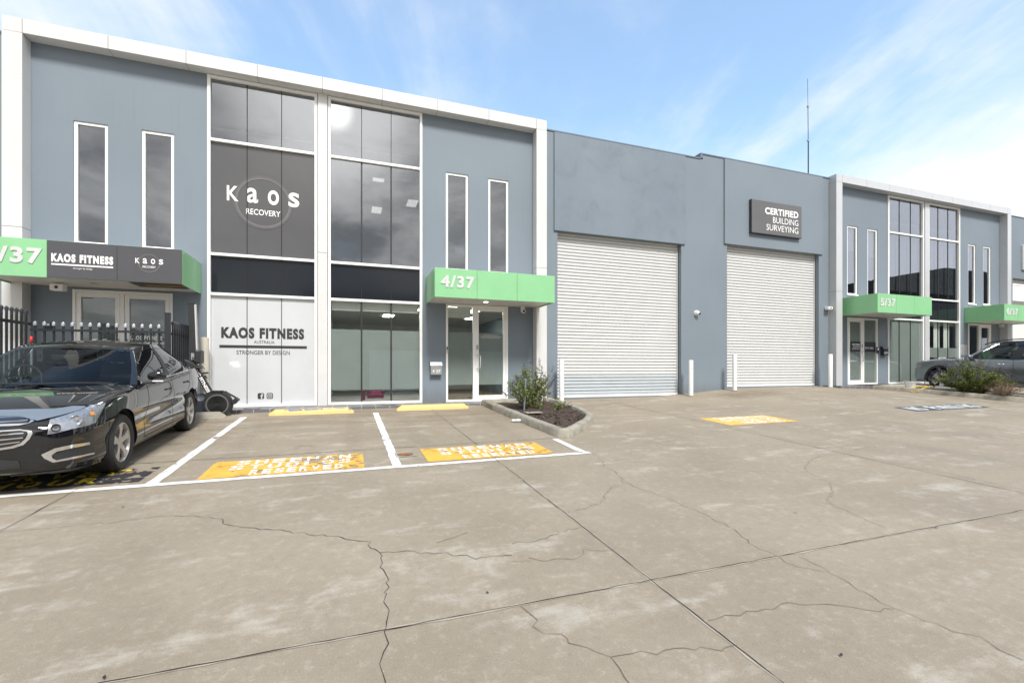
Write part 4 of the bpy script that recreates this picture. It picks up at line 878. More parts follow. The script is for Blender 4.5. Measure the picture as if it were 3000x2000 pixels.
# vent grille and ashtray bin beside unit 6
e = empty('vent_grille', (22.9, W, 1.6), 'square perforated vent on the wall left of the 6/37 entrance', 'vent'); b = MB(); b.box(22.74, 23.16, W-.02, W-.001, 1.35, 1.75); b.build('plate', M['acmg'], e)
b = MB()
for k in range(5): b.box(22.76, 23.14, W-.03, W-.021, 1.38+.075*k, 1.42+.075*k)
b.build('louvre', M['steel'], e)
e = empty('rubbish_bin', (22.55, 10.95, .255), 'grey metal litter bin with open hood behind the grey wagon', 'bin'); b = MB(); b.box(22.35, 22.75, 10.8, 11.1, .255, 1.0); b.build('body', M['steel'], e, bevel=.03)
b = MB(); b.prism([(22.35, 10.8, 1.0), (22.75, 10.8, 1.0), (22.75, 10.8, 1.2), (22.68, 10.8, 1.27), (22.42, 10.8, 1.27), (22.35, 10.8, 1.2)], (0, .3, 0)); b.build('hood', M['steel'], e, bevel=.01)
b = MB(); b.box(22.42, 22.55, 10.79, 10.799, 1.03, 1.2); b.build('opening', M['plast'], e)
# door mat by unit 5
e = empty('door_mat', (17.2, 10.95, .257), 'dark ribbed door mat outside the 5/37 entrance', 'mat'); b = MB(); b.box(16.55, 17.85, 10.74, 11.2, .256, .27); b.build('mat', M['plast'], e, bevel=.004)
b = MB()
for k in range(8): b.box(16.6, 17.8, 10.78+.05*k, 10.8+.05*k, .2695, .274)
b.build('rib', M['tyre'], e)
# radio mast on the roof behind the parapet
e = empty('radio_mast', (16.66, 13, 6.9), 'tall thin radio mast rising behind the parapet', 'antenna'); b = MB(); b.tube([(16.72, 13, 6.9), (16.72, 13, 9.6)], .022, 8); b.build('pole', M['plast'], e)
b = MB(); b.tube([(16.715, 13, 9.6), (16.70, 13, 10.9)], .012, 6); b.tube([(16.70, 13, 10.9), (16.68, 13, 11.95)], .007, 6); b.build('whip', M['plast'], e)
b = MB(); b.box(16.68, 16.76, 12.97, 13.03, 9.55, 9.62); b.build('clamp', M['steel'], e); b = MB(); b.box(16.67, 16.74, 12.97, 13.03, 10.86, 10.93); b.build('clamp', M['steel'], e)
# ------------------------------------------------------------ spiked fence round the 3/37 entrance
def picket(x, y, z0, z1, e, tip=True, along=(1, 0)):
    b = MB(); r = .0125; b.box(x-r, x+r, y-r, y+r, z0, z1-.07); b.build('picket', M['fence'], e)
    b = MB(); b.add([(x-.02, y-.016, z1-.075), (x+.02, y-.016, z1-.075), (x+.02, y+.016, z1-.075), (x-.02, y+.016, z1-.075), (x-.022, y-.012, z1-.03), (x+.022, y-.012, z1-.03), (x+.022, y+.012, z1-.03), (x-.022, y+.012, z1-.03), (x, y, z1)],
        [(0, 1, 5, 4), (1, 2, 6, 5), (2, 3, 7, 6), (3, 0, 4, 7), (4, 5, 8), (5, 6, 8), (6, 7, 8), (7, 4, 8), (3, 2, 1, 0)]); b.build('picket_tip', M['fencelt'] if tip else M['fence'], e)
e = empty('security_fence', (-4, 10.1, 0), 'front run of black spiked fence behind the car roof', 'fence', 'black spiked fence panels round the 3/37 entrance')
yf = 10.1; xa, xb = -5.03, -3.08
xs_ = [onY(px, 945, yf).x for px in (103, 130.5, 158, 185.5, 212.5, 239, 265, 291, 317, 342, 368, 392.5, 417, 442, 466)]
for x in xs_: picket(x, yf, .02, 1.64, e)
zr = onY(300, 970, yf).z
b = MB(); b.box(xa, xb, yf-.035, yf-.0126, zr-.02, zr+.02); b.build('rail', M['fence'], e); b = MB(); b.box(xa, xb, yf-.035, yf-.0126, .18, .22); b.build('rail', M['fence'], e)
b = MB(); b.box(-3.13, -3.05, yf-.04, yf+.04, 0, 1.83); b.build('post', M['fence'], e, bevel=.004); b = MB(); b.box(-3.135, -3.045, yf-.045, yf+.045, 1.831, 1.85); b.build('post_cap', M['fence'], e)
e = empty('security_fence', (-3.06, 10.7, 0), 'short return of black spiked fence running back to the wall by the rower', 'fence', 'black spiked fence panels round the 3/37 entrance')
for k in range(8): picket(-3.06, 10.26+.125*k, .02, 1.72, e, False)
for za in (1.46, .16): b = MB(); b.box(-3.085, -3.0726, 10.15, 11.28, za, za+.04); b.build('rail', M['fence'], e)
e = empty('security_fence', (-5.1, 9, 0), 'taller run of black spiked fence coming forward at the left edge', 'fence', 'black spiked fence panels round the 3/37 entrance')
for k in range(20): picket(-5.07, 10.05-.118*k, -.2, 1.83, e, False)
for za in (1.56, .1): b = MB(); b.box(-5.05, -5.03, 7.4, 10.12, za, za+.05); b.build('rail', M['fence'], e)
e = empty('marker_post', (-4.6, 10.3, 0), 'thin white marker pole with a red top behind the fence', 'pole'); q = onY(92, 985, 10.6)
b = MB(); b.tube([(q.x, 10.6, 0), (q.x, 10.6, q.z-.12)], .018, 10); b.build('pole', M['white'], e, smooth=True); b = MB(); b.tube([(q.x, 10.6, q.z-.12), (q.x, 10.6, q.z)], .02, 10); b.build('red_sleeve', M['red'], e, smooth=True); e.location = (q.x, 10.6, 0)
for ch in e.children: ch.data.transform(Matrix.Translation(Vector((-4.6, 10.3, 0))-Vector((q.x, 10.6, 0))))
q = onY(114, 1012, W); mb_ = (q.x-.12, q.x+.12)
mailbox(mb_[0], mb_[1], q.z-.3, q.z, '3/37', 'steel', 'grey mailbox behind the fence left of the 3/37 doors', 'letterb')

# ------------------------------------------------------------ rowing machine stood on its nose
YR = 10.45
e = empty('rowing_machine', (-2.25, YR, 0), 'black rowing machine folded upright beside the white film window', 'rowing machine')
def rp(px, py, y=YR): return onY(px, py, y)
fc = rp(640, 1184); fr = .255
b = MB(); b.lathe([(0, 0), (fr*.93, 0), (fr, .03), (fr, .13), (fr*.93, .16), (0, .16)], (fc.x, YR+.06, fc.z), (0, -1, 0), 48); b.build('flywheel_housing', M['plast'], e, smooth=True, auto=35)
b = MB()
for k in range(9): rr = fr*(.12+.062*k); b.lathe([(rr-.003, 0), (rr-.003, .006), (rr+.003, .006), (rr+.003, 0)], (fc.x, YR-.104, fc.z), (0, -1, 0), 36)
b.lathe([(0, 0), (fr*.1, 0), (fr*.1, .012), (0, .012)], (fc.x, YR-.104, fc.z), (0, -1, 0), 20)
for an in (45, 135, 225, 315): a = R(an); b.tube([(fc.x, YR-.108, fc.z), (fc.x+fr*.64*math.cos(a), YR-.108, fc.z+fr*.64*math.sin(a))], .004, 5)
b.build('fan_guard', M['rimdk'], e)
b = MB(); b.lathe([(fr*.66, 0), (fr*.68, .012), (fr*.76, .012), (fr*.78, 0)], (fc.x, YR-.1, fc.z), (0, -1, 0), 48); b.build('guard_ring', M['steel'], e, smooth=True, auto=40) if False else b.build('guard_ring', M['ringm'], e, smooth=True, auto=40)
def plank(b, p, q, w_, y0, y1):
    d = (q-p); d.y = 0; d.normalize(); s_ = Vector((-d.z, 0, d.x))*w_/2; b.prism([Vector((v.x, y0, v.z)) for v in (p-s_, q-s_, q+s_, p+s_)], (0, y1-y0, 0))
A1, A2 = rp(618, 1152), rp(574, 1077)
b = MB(); plank(b, A1, A2, .105, YR-.07, YR); b.build('main_beam', M['plast'], e, bevel=.005)
d_ = (A1-A2).normalized(); n_ = Vector((-d_.z, 0, d_.x)); ln = (A1-A2).length
text('NC FITNESS', A2+d_*.05-n_*(-.0)+Vector((0, -.073, 0))-Vector((0,0,0))+Vector((n_.x, 0, n_.z))*(-.032), d_, Vector((n_.x, 0, n_.z)), ln*.85, .06, M['letter'], e, bold=.04)
B1, B2 = rp(572, 1073), rp(562, 890)
b = MB(); plank(b, B1+Vector((-.02, 0, 0)), B2, .10, YR-.05, YR+.03); b.build('monorail', M['plast'], e, bevel=.004)
b = MB(); plank(b, B1+Vector((.045, 0, .0)), B2+Vector((.062, 0, 0)), .022, YR-.045, YR+.025); b.build('rail_strip', M['aluf'], e)
b = MB(); b.box(B2.x-.055, B2.x+.075, YR-.055, YR+.035, B2.z-.005, B2.z+.015); b.build('end_cap', M['plast'], e)
ST = rp(588, 1045); b = MB(); b.box(ST.x-.075, ST.x+.03, YR-.15, YR+.13, ST.z-.13, ST.z+.13); b.build('seat', M['plast'], e, bevel=.03)
b = MB(); b.lathe([(.02, -.1), (.02, .1)], (ST.x-.1, YR-.02, ST.z-.03), (0, 1, 0), 12); b.box(ST.x-.14, ST.x-.07, YR-.07, YR+.05, ST.z-.06, ST.z+.07); b.build('seat_carriage', M['steel'], e)
F1, F2, F3 = rp(546, 1052), rp(566, 1085), rp(590, 1078)
b = MB(); b.prism([Vector((v.x, YR-.17, v.z)) for v in (F1, F2, F3, rp(575, 1064))], (0, .3, 0)); b.build('footrest', M['plast'], e, bevel=.008)
b = MB(); b.tube([rp(585, 1065, YR-.12), rp(600, 1080, YR-.14)], .008, 6); b.tube([rp(590, 1094, YR-.05), rp(611, 1091, YR-.05)], .014, 6); b.tube([rp(600, 1100), rp(608, 1110)], .012, 6); b.build('strap', M['plast'], e)
H1, H2, H3 = rp(622, 1145), rp(658, 1145), rp(693, 1165)
b = MB(); plank(b, H1, H2, .03, YR-.1, YR-.05); b.build('bracket', M['plast'], e, bevel=.005)
b = MB(); b.tube([H2+Vector((0, -.08, 0)), H3+Vector((0, -.08, 0))], .009, 8); b.tube([H2+Vector((0, .04, 0)), H3+Vector((0, .04, 0))], .009, 8); b.tube([H3+Vector((0, -.1, 0)), H3+Vector((0, .06, 0))], .014, 8); b.build('monitor_arm', M['plast'], e, smooth=True)
b = MB(); plank(b, H3+Vector((.03, 0, -.01)), rp(684, 1180), .075, YR-.12, YR+.06); b.build('monitor', M['plast'], e, bevel=.006)
b = MB(); b.tube([rp(606, 1108, YR-.03), rp(626, 1142, YR-.03)], .006, 6); b.build('chain', M['aluf'], e)
b = MB(); b.tube([rp(672, 1161, YR+.06), rp(678, 1185, YR+.06), rp(672, 1200, YR+.06)], .02, 8); b.build('front_leg', M['plast'], e)
b = MB(); b.lathe([(0, 0), (.035, 0), (.035, .03), (0, .03)], (fc.x+.19, YR-.08, fc.z-.16), (0, -1, 0), 16); b.build('caster', M['tyre'], e)
# vinyl mat bundle behind the rower
e = empty('floor_mat', (-2.7, 10.8, 0), 'folded dark blue vinyl mat between the car and the rowing machine', 'mat')
b = MB(); n = 12; rows = []
for j in range(n+1):
    for_ = []
    t = j/n
    for i in range(17):
        s_ = i/16; x = -3.0+.62*s_; y = 10.5+.5*t; hgt = .34*(math.sin(math.pi*min(1, t*1.2+.12))**.5 if t < .8 else max(0, math.sin(math.pi*(min(1, t*1.2+.12))))**.5)*(1-.25*max(0, s_-.75)*4*.6)
        for_.append((x, y, .0+hgt+.012*math.sin(i*2.1+j)))
    rows.append(for_)
b.grid(rows); b.grid([[(p[0], 10.5, 0) for p in rows[0]], rows[0]]); b.grid([[(rows[j][-1][0], rows[j][-1][1], 0) for j in range(n+1)], [rows[j][-1] for j in range(n+1)]]); b.build('mat', M['tarp'], e, smooth=True)

ES = empty('warehouse', (48, -18, -1.5), 'building beyond the right edge mirrored in the right windows', 'building')
wall_with_openings(38, 60, -2.2, 7.6, [(42, 48, -1.5, 3)], 2.6, 3).build('wall', M['opp'], ES)
b = MB(); b.box(38, 38.4, -40, 2.6, -2.6, 7.6); b.build('wall', M['opp'], ES); b = MB(); b.box(38.4, 60, -40, 2.6, 7.2, 7.3); b.build('roof', M['opp'], ES)
# ------------------------------------------------------------ cars
def cr(tab, t):
    """smooth interpolation through a table of (t, value...)"""
    n = len(tab)
    if t <= tab[0][0]: return tab[0][1:]
    if t >= tab[-1][0]: return tab[-1][1:]
    i = 0
    while tab[i+1][0] < t: i += 1
    a, b_ = tab[i], tab[i+1]; h = b_[0]-a[0]; u = (t-a[0])/h; out = []
    for k in range(1, len(a)):
        ma = (b_[k]-tab[i-1][k])/(b_[0]-tab[i-1][0]) if i > 0 else (b_[k]-a[k])/h
        mb = (tab[i+2][k]-a[k])/(tab[i+2][0]-a[0]) if i+2 < n else (b_[k]-a[k])/h
        s0 = (b_[k]-a[k])/h
        if s0 == 0: ma = mb = 0
        else:
            ma = max(min(ma, 3*s0), 0) if s0 > 0 else min(max(ma, 3*s0), 0); mb = max(min(mb, 3*s0), 0) if s0 > 0 else min(max(mb, 3*s0), 0)
        u2, u3 = u*u, u*u*u
        out.append((2*u3-3*u2+1)*a[k]+(u3-2*u2+u)*h*ma+(-2*u3+3*u2)*b_[k]+(u3-u2)*h*mb)
    return out
def spl(P, n):
    o = []
    for i in range(len(P)-1):
        p0, p1, p2_, p3 = P[max(i-1, 0)], P[i], P[i+1], P[min(i+2, len(P)-1)]
        for k in range(n):
            t = k/n; o.append(.5*((2*p1)+(p2_-p0)*t+(2*p0-5*p1+4*p2_-p3)*t*t+(3*p1-p0-3*p2_+p3)*t**3))
    o.append(P[-1]); return o
def car(name, label, cat, loc, rot, K, paint, spec):
    """a car built round its front axle: nose towards -y, origin on the ground under the front axle"""
    e = empty(name, loc, label, cat); e.rotation_euler = rot; e.scale = (K, K, K)
    T, G, wb, rw = spec['body'], spec['house'], spec['wb'], spec['rw']
    # lower body
    y0, y1 = T[0][0], T[-1][0]; ys_ = []; n = 96
    for i in range(n+1): t = i/n; ys_.append(y0+(y1-y0)*(.5-.5*math.cos(math.pi*t)))
    rows = []
    for y in ys_:
        w_, zb, ze, zc = cr(T, y); H = ze-zb
        P = [Vector((0, y, zb)), Vector((w_*.82, y, zb)), Vector((w_*.955, y, zb+.05)), Vector((w_*.985, y, zb+H*.22)), Vector((w_*.975, y, zb+H*.42)), Vector((w_, y, zb+H*.62)), Vector((w_*.985, y, zb+H*.82)), Vector((w_*.955, y, zb+H*.95)), Vector((w_*.90, y, ze)), Vector((w_*.72, y, ze+(zc-ze)*.55)), Vector((w_*.4, y, ze+(zc-ze)*.9)), Vector((0, y, zc))]
        h = spl(P, 4); rows.append(h+[Vector((-p.x, p.y, p.z)) for p in h[-2:0:-1]])
    b = MB(); m = len(rows[0]); b.v = [p for r in rows for p in r]
    for i in range(len(rows)-1):
        for j in range(m): b.f.append([i*m+j, i*m+(j+1) % m, (i+1)*m+(j+1) % m, (i+1)*m+j]); b.mi.append(0)
    b.f.append(list(range(m))); b.f.append([(len(rows)-1)*m+j for j in range(m)]); b.mi += [0, 0]
    body = b.build('body', M[paint], e, smooth=True, local=True, auto=42)
    cutb = MB(); ra = spec['ra']
    for yy in (0, wb): cutb.lathe([(0, -1.2), (ra, -1.2), (ra, 1.2), (0, 1.2)], (0, yy, rw+.01), (1, 0, 0), 48)
    cut = cutb.build('cutter', M['plast'], None, local=True)
    bm = bmesh.new(); bm.from_mesh(cut.data); bmesh.ops.remove_doubles(bm, verts=bm.verts, dist=1e-5); bmesh.ops.recalc_face_normals(bm, faces=bm.faces); bm.to_mesh(cut.data); bm.free()
    bodyp = body.parent; body.parent = None
    md = body.modifiers.new('x', 'BOOLEAN'); md.object = cut; md.operation = 'DIFFERENCE'; md.solver = 'EXACT'
    dg = bpy.context.evaluated_depsgraph_get(); dg.update(); nm = bpy.data.meshes.new_from_object(body.evaluated_get(dg)); body.modifiers.clear(); body.data = nm; body.parent = bodyp
    bpy.data.objects.remove(cut)
    bm = bmesh.new(); bm.from_mesh(nm); tree = BVHTree.FromBMesh(bm); bm.free()
    # arch liners and lips
    for yy in (0, wb):
        for sx_ in (1, -1):
            wx = cr(T, yy)[0]; b = MB(); arc = [R(-18+216*k/24) for k in range(25)]
            b.grid([[(x, yy+ra*.985*math.cos(a), rw+.01+ra*.985*math.sin(a)) for a in arc] for x in (sx_*(wx-.03), sx_*(wx-.36))]); b.grid([[(sx_*(wx-.36), yy+q*math.cos(a), rw+.01+q*math.sin(a)) for a in arc] for q in (0.01, ra*.985)]); b.build('wheel_arch_liner', M['plast'], e, local=True)
            if spec.get('clad'):
                b = MB(); prof = [(ra-.01, .012), (ra+.06, .012), (ra+.065, -.04), (ra-.01, -.04)]
                arc2 = [R(-8+196*k/28) for k in range(29)]
                xx = lambda q, a: (tree.ray_cast(Vector((sx_*3, yy+q*math.cos(a), rw+.01+q*math.sin(a))), Vector((-sx_, 0, 0)))[0] or Vector((sx_*(wx-.02), 0, 0))).x
                b.grid([[(xx(ra+.03, a)+sx_*dx, yy+q*math.cos(a), rw+.01+q*math.sin(a)) for a in arc2] for (q, dx) in prof]); b.build('arch_cladding', M['plast'], e, local=True, smooth=True, auto=40)
    # greenhouse: knots run from the screen centre round the side to the rear centre
    NB_ = spec['kn']; base = [Vector(p) for p in G['base']]; top = [Vector(p) for p in G['top']]; bs, ts = spl(base, 10), spl(top, 10); rowsv = 12
    def wallpt(i, v):
        a, c = bs[i], ts[i]; p = a.lerp(c, v); o = Vector((a.x-0, (a.y-(base[0].y+base[-1].y)/2)*.55, 0)).normalized(); return p+o*G['bulge']*(.3 if i < 18 else 1)*math.sin(math.pi*v)
    def put(nm_, mat, i0, i1, v0, v1, off=0., mirror=True, smooth=True):
        for sx_ in ((1, -1) if mirror else (1,)):
            b = MB(); rr = []
            for k in range(rowsv+1):
                v = v0+(v1-v0)*k/rowsv; row = []
                for i in range(i0, i1+1):
                    p = wallpt(i, v); q = p-Vector((p.x, (p.y-(base[0].y+base[-1].y)/2)*.3, 0)).normalized()*off; row.append((q.x*sx_, q.y, q.z))
                rr.append(row)
            if not mirror:
                rr = [[(-p[0], p[1], p[2]) for p in r_[:0:-1]]+r_ for r_ in rr] if i0 == 0 else [r_+[(-p[0], p[1], p[2]) for p in r_[-2::-1]] for r_ in rr]
            b.grid(rr); b.build(nm_, mat, e, smooth=smooth, local=True)
    for (nm_, mt, i0, i1, v0, v1, off, mir) in G['parts']: put(nm_, M[mt], i0, i1, v0, v1, off, mir)
    b = MB(); rr = []; N = len(ts)
    for k in range(13):
        t = k/12; row = []
        for i in range(N): p = ts[i]; cz_ = G['crown'](p.y); row.append((p.x*(1-t), p.y, p.z+(cz_-p.z)*(1-(1-t)**2.2)))
        rr.append(row)
    b.grid(rr); b.grid([[(-q[0], q[1], q[2]) for q in r_] for r_ in rr]); rf = b.build('roof', M[paint], e, smooth=True, local=True)
    # shut lines and trims laid on the skin
    def skin(p, d, off=.004):
        h, nrm, _, _ = tree.ray_cast(Vector(p), Vector(d)); 
        if h is None: return None
        if nrm.dot(Vector(d)) > 0: nrm = -nrm
        return h+nrm*off
    def side_line(nm_, mat, pts, w_, off=.003, thick=None):
        for sx_ in (1, -1):
            P = []
            for i in range(len(pts)-1):
                a, c = Vector(pts[i]), Vector(pts[i+1]); k_ = max(1, int((c-a).length/.04)); P += [a.lerp(c, k/k_) for k in range(k_)]
            P.append(Vector(pts[-1])); L_, R_ = [], []
            for i, p in enumerate(P):
                t = (P[min(i+1, len(P)-1)]-P[max(i-1, 0)]).normalized(); q = Vector((-t.y, t.x))*w_/2
                a = skin((sx_*3, (p+q).x, (p+q).y), (-sx_, 0, 0), off); c = skin((sx_*3, (p-q).x, (p-q).y), (-sx_, 0, 0), off)
                if a and c: L_.append(a); R_.append(c)
            if len(L_) > 1: b = MB(); b.grid([L_, R_]); b.build(nm_, mat, e, local=True, smooth=True)
    for ln in spec['lines']: side_line(*[M[x] if k == 1 else x for k, x in enumerate(ln)])
    Mi = None
    # wheels
    for yy in (0, wb):
        for sx_ in (1, -1):
            wx = cr(T, yy)[0]-.015; tw = .215; c_ = Vector((sx_*wx, yy, rw)); ax = (-sx_, 0, 0); rr_ = spec['rr']
            wh = bpy.data.objects.new('wheel', None); COL.objects.link(wh); wh.parent = e; wh.location = c_
            b = MB(); b.lathe([(rr_-.004, .012), (rr_+.012, .003), (rw-.035, 0), (rw-.012, .018), (rw, .045), (rw, tw-.045), (rw-.012, tw-.015), (rr_, tw), (rr_-.03, tw-.03)], (0, 0, 0), ax, 56)
            for kk_ in range(3): q = .06+.045*kk_; b.lathe([(rw+.0005, q), (rw-.006, q+.003), (rw+.0005, q+.006)], (0, 0, 0), ax, 56)
            b.build('tyre', M['tyre'], wh, smooth=True, local=True, auto=30)
            b = MB(); b.lathe([(rr_-.002, .014), (rr_-.014, .012), (rr_-.022, .03), (rr_-.03, .10), (rr_-.03, tw-.03)], (0, 0, 0), ax, 56)
            ns = spec['spokes']
            for k in range(ns):
                a = 2*math.pi*k/ns+spec.get('sp0', .3)
                def pt(r, t_, d): return Vector((-sx_*d, r*math.sin(a)+t_*math.cos(a), r*math.cos(a)-t_*math.sin(a)))
                w0, w1, w2 = spec['sw']
                f_ = [pt(.04, -w0, .035), pt(.12, -w1, .022), pt(rr_-.012, -w2, .018), pt(rr_-.012, w2, .018), pt(.12, w1, .022), pt(.04, w0, .035)]; b_ = [Vector((p.x-sx_*.03, p.y*.99, p.z*.99)) for p in f_]
                b.add(f_+b_, [(0, 1, 4, 5), (1, 2, 3, 4), (0, 6, 7, 1), (1, 7, 8, 2), (3, 9, 10, 4), (4, 10, 11, 5), (2, 8, 9, 3), (5, 11, 6, 0)])
            b.lathe([(0, .022), (.03, .024), (.06, .034), (.065, .06)], (0, 0, 0), ax, 24)
            b.build('rim', M[spec['rim']], wh, local=True, smooth=True, auto=25)
            b = MB(); b.lathe([(0, .075), (.14, .075), (.14, .09), (0, .09)], (0, 0, 0), ax, 32); b.lathe([(0, .11), (rr_-.03, .11)], (0, 0, 0), ax, 32); b.build('brake_disc', M['rimdk'], wh, local=True)
            for k in range(5): pass
    # underside, cabin
    b = MB(); b.box(-.6, .6, .45, wb+.5, .5, .62); b.build('cabin_floor', M['cabin'], e, local=True)
    for sx_ in (1, -1):
        for yy in G['seats']:
            b = MB(); x = sx_*.36; b.prism([(x-.23, yy, .75), (x-.23, yy+.12, .75), (x-.2, yy+.27, 1.17), (x-.2, yy+.17, 1.17)], (.44, 0, 0)); b.box(x-.12, x+.12, yy+.2, yy+.29, 1.18, 1.33); b.build('seat', M['cabin'], e, local=True, bevel=.03)
    b = MB(); b.box(-.68, .68, base[0].y+.22, base[0].y+.55, .86, .965); b.build('dashboard', M['cabin'], e, local=True, bevel=.03)
    b = MB(); b.lathe([(.165, 0), (.18, .012), (.195, 0), (.18, -.012), (.165, 0)], (G['wheel_x'], base[0].y+.72, .99), (0, -.9, .35), 28); b.build('steering_wheel', M['plast'], e, local=True, smooth=True)
    # mirrors
    for sx_ in (1, -1):
        mx, my, mz = spec['mirror']; b = MB()
        b.add([(sx_*x, y, z) for (x, y, z) in [(mx, my-.06, mz-.05), (mx+.24, my-.04, mz-.04), (mx+.28, my+.05, mz-.03), (mx+.0, my+.07, mz-.05), (mx+.0, my-.05, mz+.10), (mx+.2, my-.04, mz+.13), (mx+.27, my+.05, mz+.10), (mx, my+.07, mz+.11)]], [(0, 1, 2, 3), (4, 5, 6, 7), (0, 1, 5, 4), (1, 2, 6, 5), (2, 3, 7, 6), (3, 0, 4, 7)])
        mr = b.build('mirror', M[spec.get('mirpaint', paint)], e, local=True, smooth=True); sm = mr.modifiers.new('s', 'SUBSURF'); sm.levels = sm.render_levels = 2
        b = MB(); b.add([(sx_*x, y, z) for (x, y, z) in [(mx-.12, my-.1, mz-.1), (mx+.1, my-.02, mz-.06), (mx+.1, my+.04, mz-.06), (mx-.12, my+.06, mz-.1), (mx-.12, my-.1, mz-.04), (mx+.1, my-.02, mz-.025), (mx+.1, my+.04, mz-.025), (mx-.12, my+.06, mz-.04)]], [(3, 2, 1, 0), (4, 5, 6, 7), (0, 1, 5, 4), (1, 2, 6, 5), (2, 3, 7, 6), (3, 0, 4, 7)]); b.build('mirror_arm', M['plast'], e, local=True, bevel=.01)
        b = MB(); b.box(sx_*(mx+.09), sx_*(mx+.2), my-.052, my-.02, mz-.035, mz-.022); b.build('indicator', M['letter'], e, local=True)
    # door handles
    for (hy, hz_) in spec['handles']:
        for sx_ in (1, -1):
            q = skin((sx_*3, hy, hz_), (-sx_, 0, 0), .0)
            if q:
                b = MB(); b.tube([(q.x-sx_*.005, hy-.09, hz_), (q.x+sx_*.028, hy-.07, hz_), (q.x+sx_*.032, hy+.07, hz_), (q.x-sx_*.005, hy+.09, hz_)], [.011, .014, .014, .011], 8); b.build('door_handle', M[spec.get('hmat', paint)], e, local=True, smooth=True)
    bpy.context.view_layer.update()
    return e, tree
SEDAN = dict(
 body=[(-.93, .44, .30, .60, .66), (-.90, .60, .25, .64, .70), (-.83, .72, .21, .69, .75), (-.70, .80, .19, .74, .81), (-.48, .855, .18, .80, .875), (-.2, .885, .18, .86, .925), (.1, .895, .18, .90, .955), (.5, .90, .185, .935, .985), (1.35, .90, .19, .965, .99), (2.0, .905, .19, .985, 1.0), (2.685, .90, .19, 1.005, 1.03), (3.1, .87, .21, 1.02, 1.06), (3.4, .82, .24, 1.02, 1.06), (3.57, .73, .28, 1.0, 1.03), (3.63, .55, .34, .96, .98)],
 house=dict(base=[(0, .10, .965), (.40, .16, .955), (.79, .46, .94), (.852, .60, .945), (.862, 1.45, .965), (.862, 2.2, .985), (.83, 2.72, 1.0), (.72, 3.02, 1.03), (.40, 3.14, 1.05), (0, 3.18, 1.06)],
            top=[(0, 1.04, 1.372), (.33, 1.06, 1.367), (.575, 1.12, 1.352), (.608, 1.19, 1.368), (.625, 1.58, 1.43), (.62, 2.0, 1.425), (.585, 2.34, 1.375), (.52, 2.50, 1.345), (.30, 2.58, 1.36), (0, 2.60, 1.365)],
            bulge=.028, crown=lambda y: 1.39+.085*math.sin(math.pi*min(1, max(0, (y-.9)/1.9)))-.035*max(0, y-1.9)/.7, wheel_x=-.38, seats=(1.25, 2.1),
            parts=[('windscreen', 'screen', 0, 20, .0, 1., .0, False), ('pillar', 'carblack', 20, 30, 0, 1, -.002, True), ('side_window', 'carglass', 30, 41, .03, .88, .004, True), ('pillar', 'plast', 41, 43, .0, .9, -.002, True),
                   ('side_window', 'carglass', 43, 60, .03, .88, .004, True), ('pillar', 'carblack', 60, 72, 0, 1, -.002, True), ('rear_window', 'carglass', 72, 90, 0, 1, 0, False),
                   ('roof_rail', 'carblack', 30, 60, .88, 1., -.002, True), ('window_trim', 'chrome', 30, 60, -.01, .035, -.004, True)]),
 kn=10, wb=2.66, rw=.327, ra=.372, rr=.228, spokes=5, sw=(.035, .030, .058), sp0=.0, rim='rim',
 lines=[('shut_line', 'joint', [(.78, .93), (.75, .75), (.62, .5), (.60, .27)], .008), ('shut_line', 'joint', [(1.72, .97), (1.74, .7), (1.70, .27)], .008), ('shut_line', 'joint', [(2.66, .99), (2.62, .85), (2.35, .62), (2.28, .40), (2.25, .28)], .008),
        ('shut_line', 'joint', [(.60, .275), (2.25, .285)], .008), ('shut_line', 'joint', [(-.36, .72), (-.33, .55)], .006), ('sill_trim', 'plast', [(.42, .205), (2.3, .21)], .05, .004)],
 handles=[(1.55, .80), (2.42, .835)], mirror=(.86, .74, 1.0), hmat='carblack')
fa = Vector((-3.185, 6.28, 0)); zf, zr_ = gz(-3.1, 6.28), gz(-3.2, 8.87)
pit = math.atan((zr_-zf)/2.59)
CAR, ctree = car('parked_car', 'glossy black sedan parked nose out in the left bay', 'car', (fa.x, fa.y, zf), (pit, 0, R(1.5)), .97, 'carblack', SEDAN)
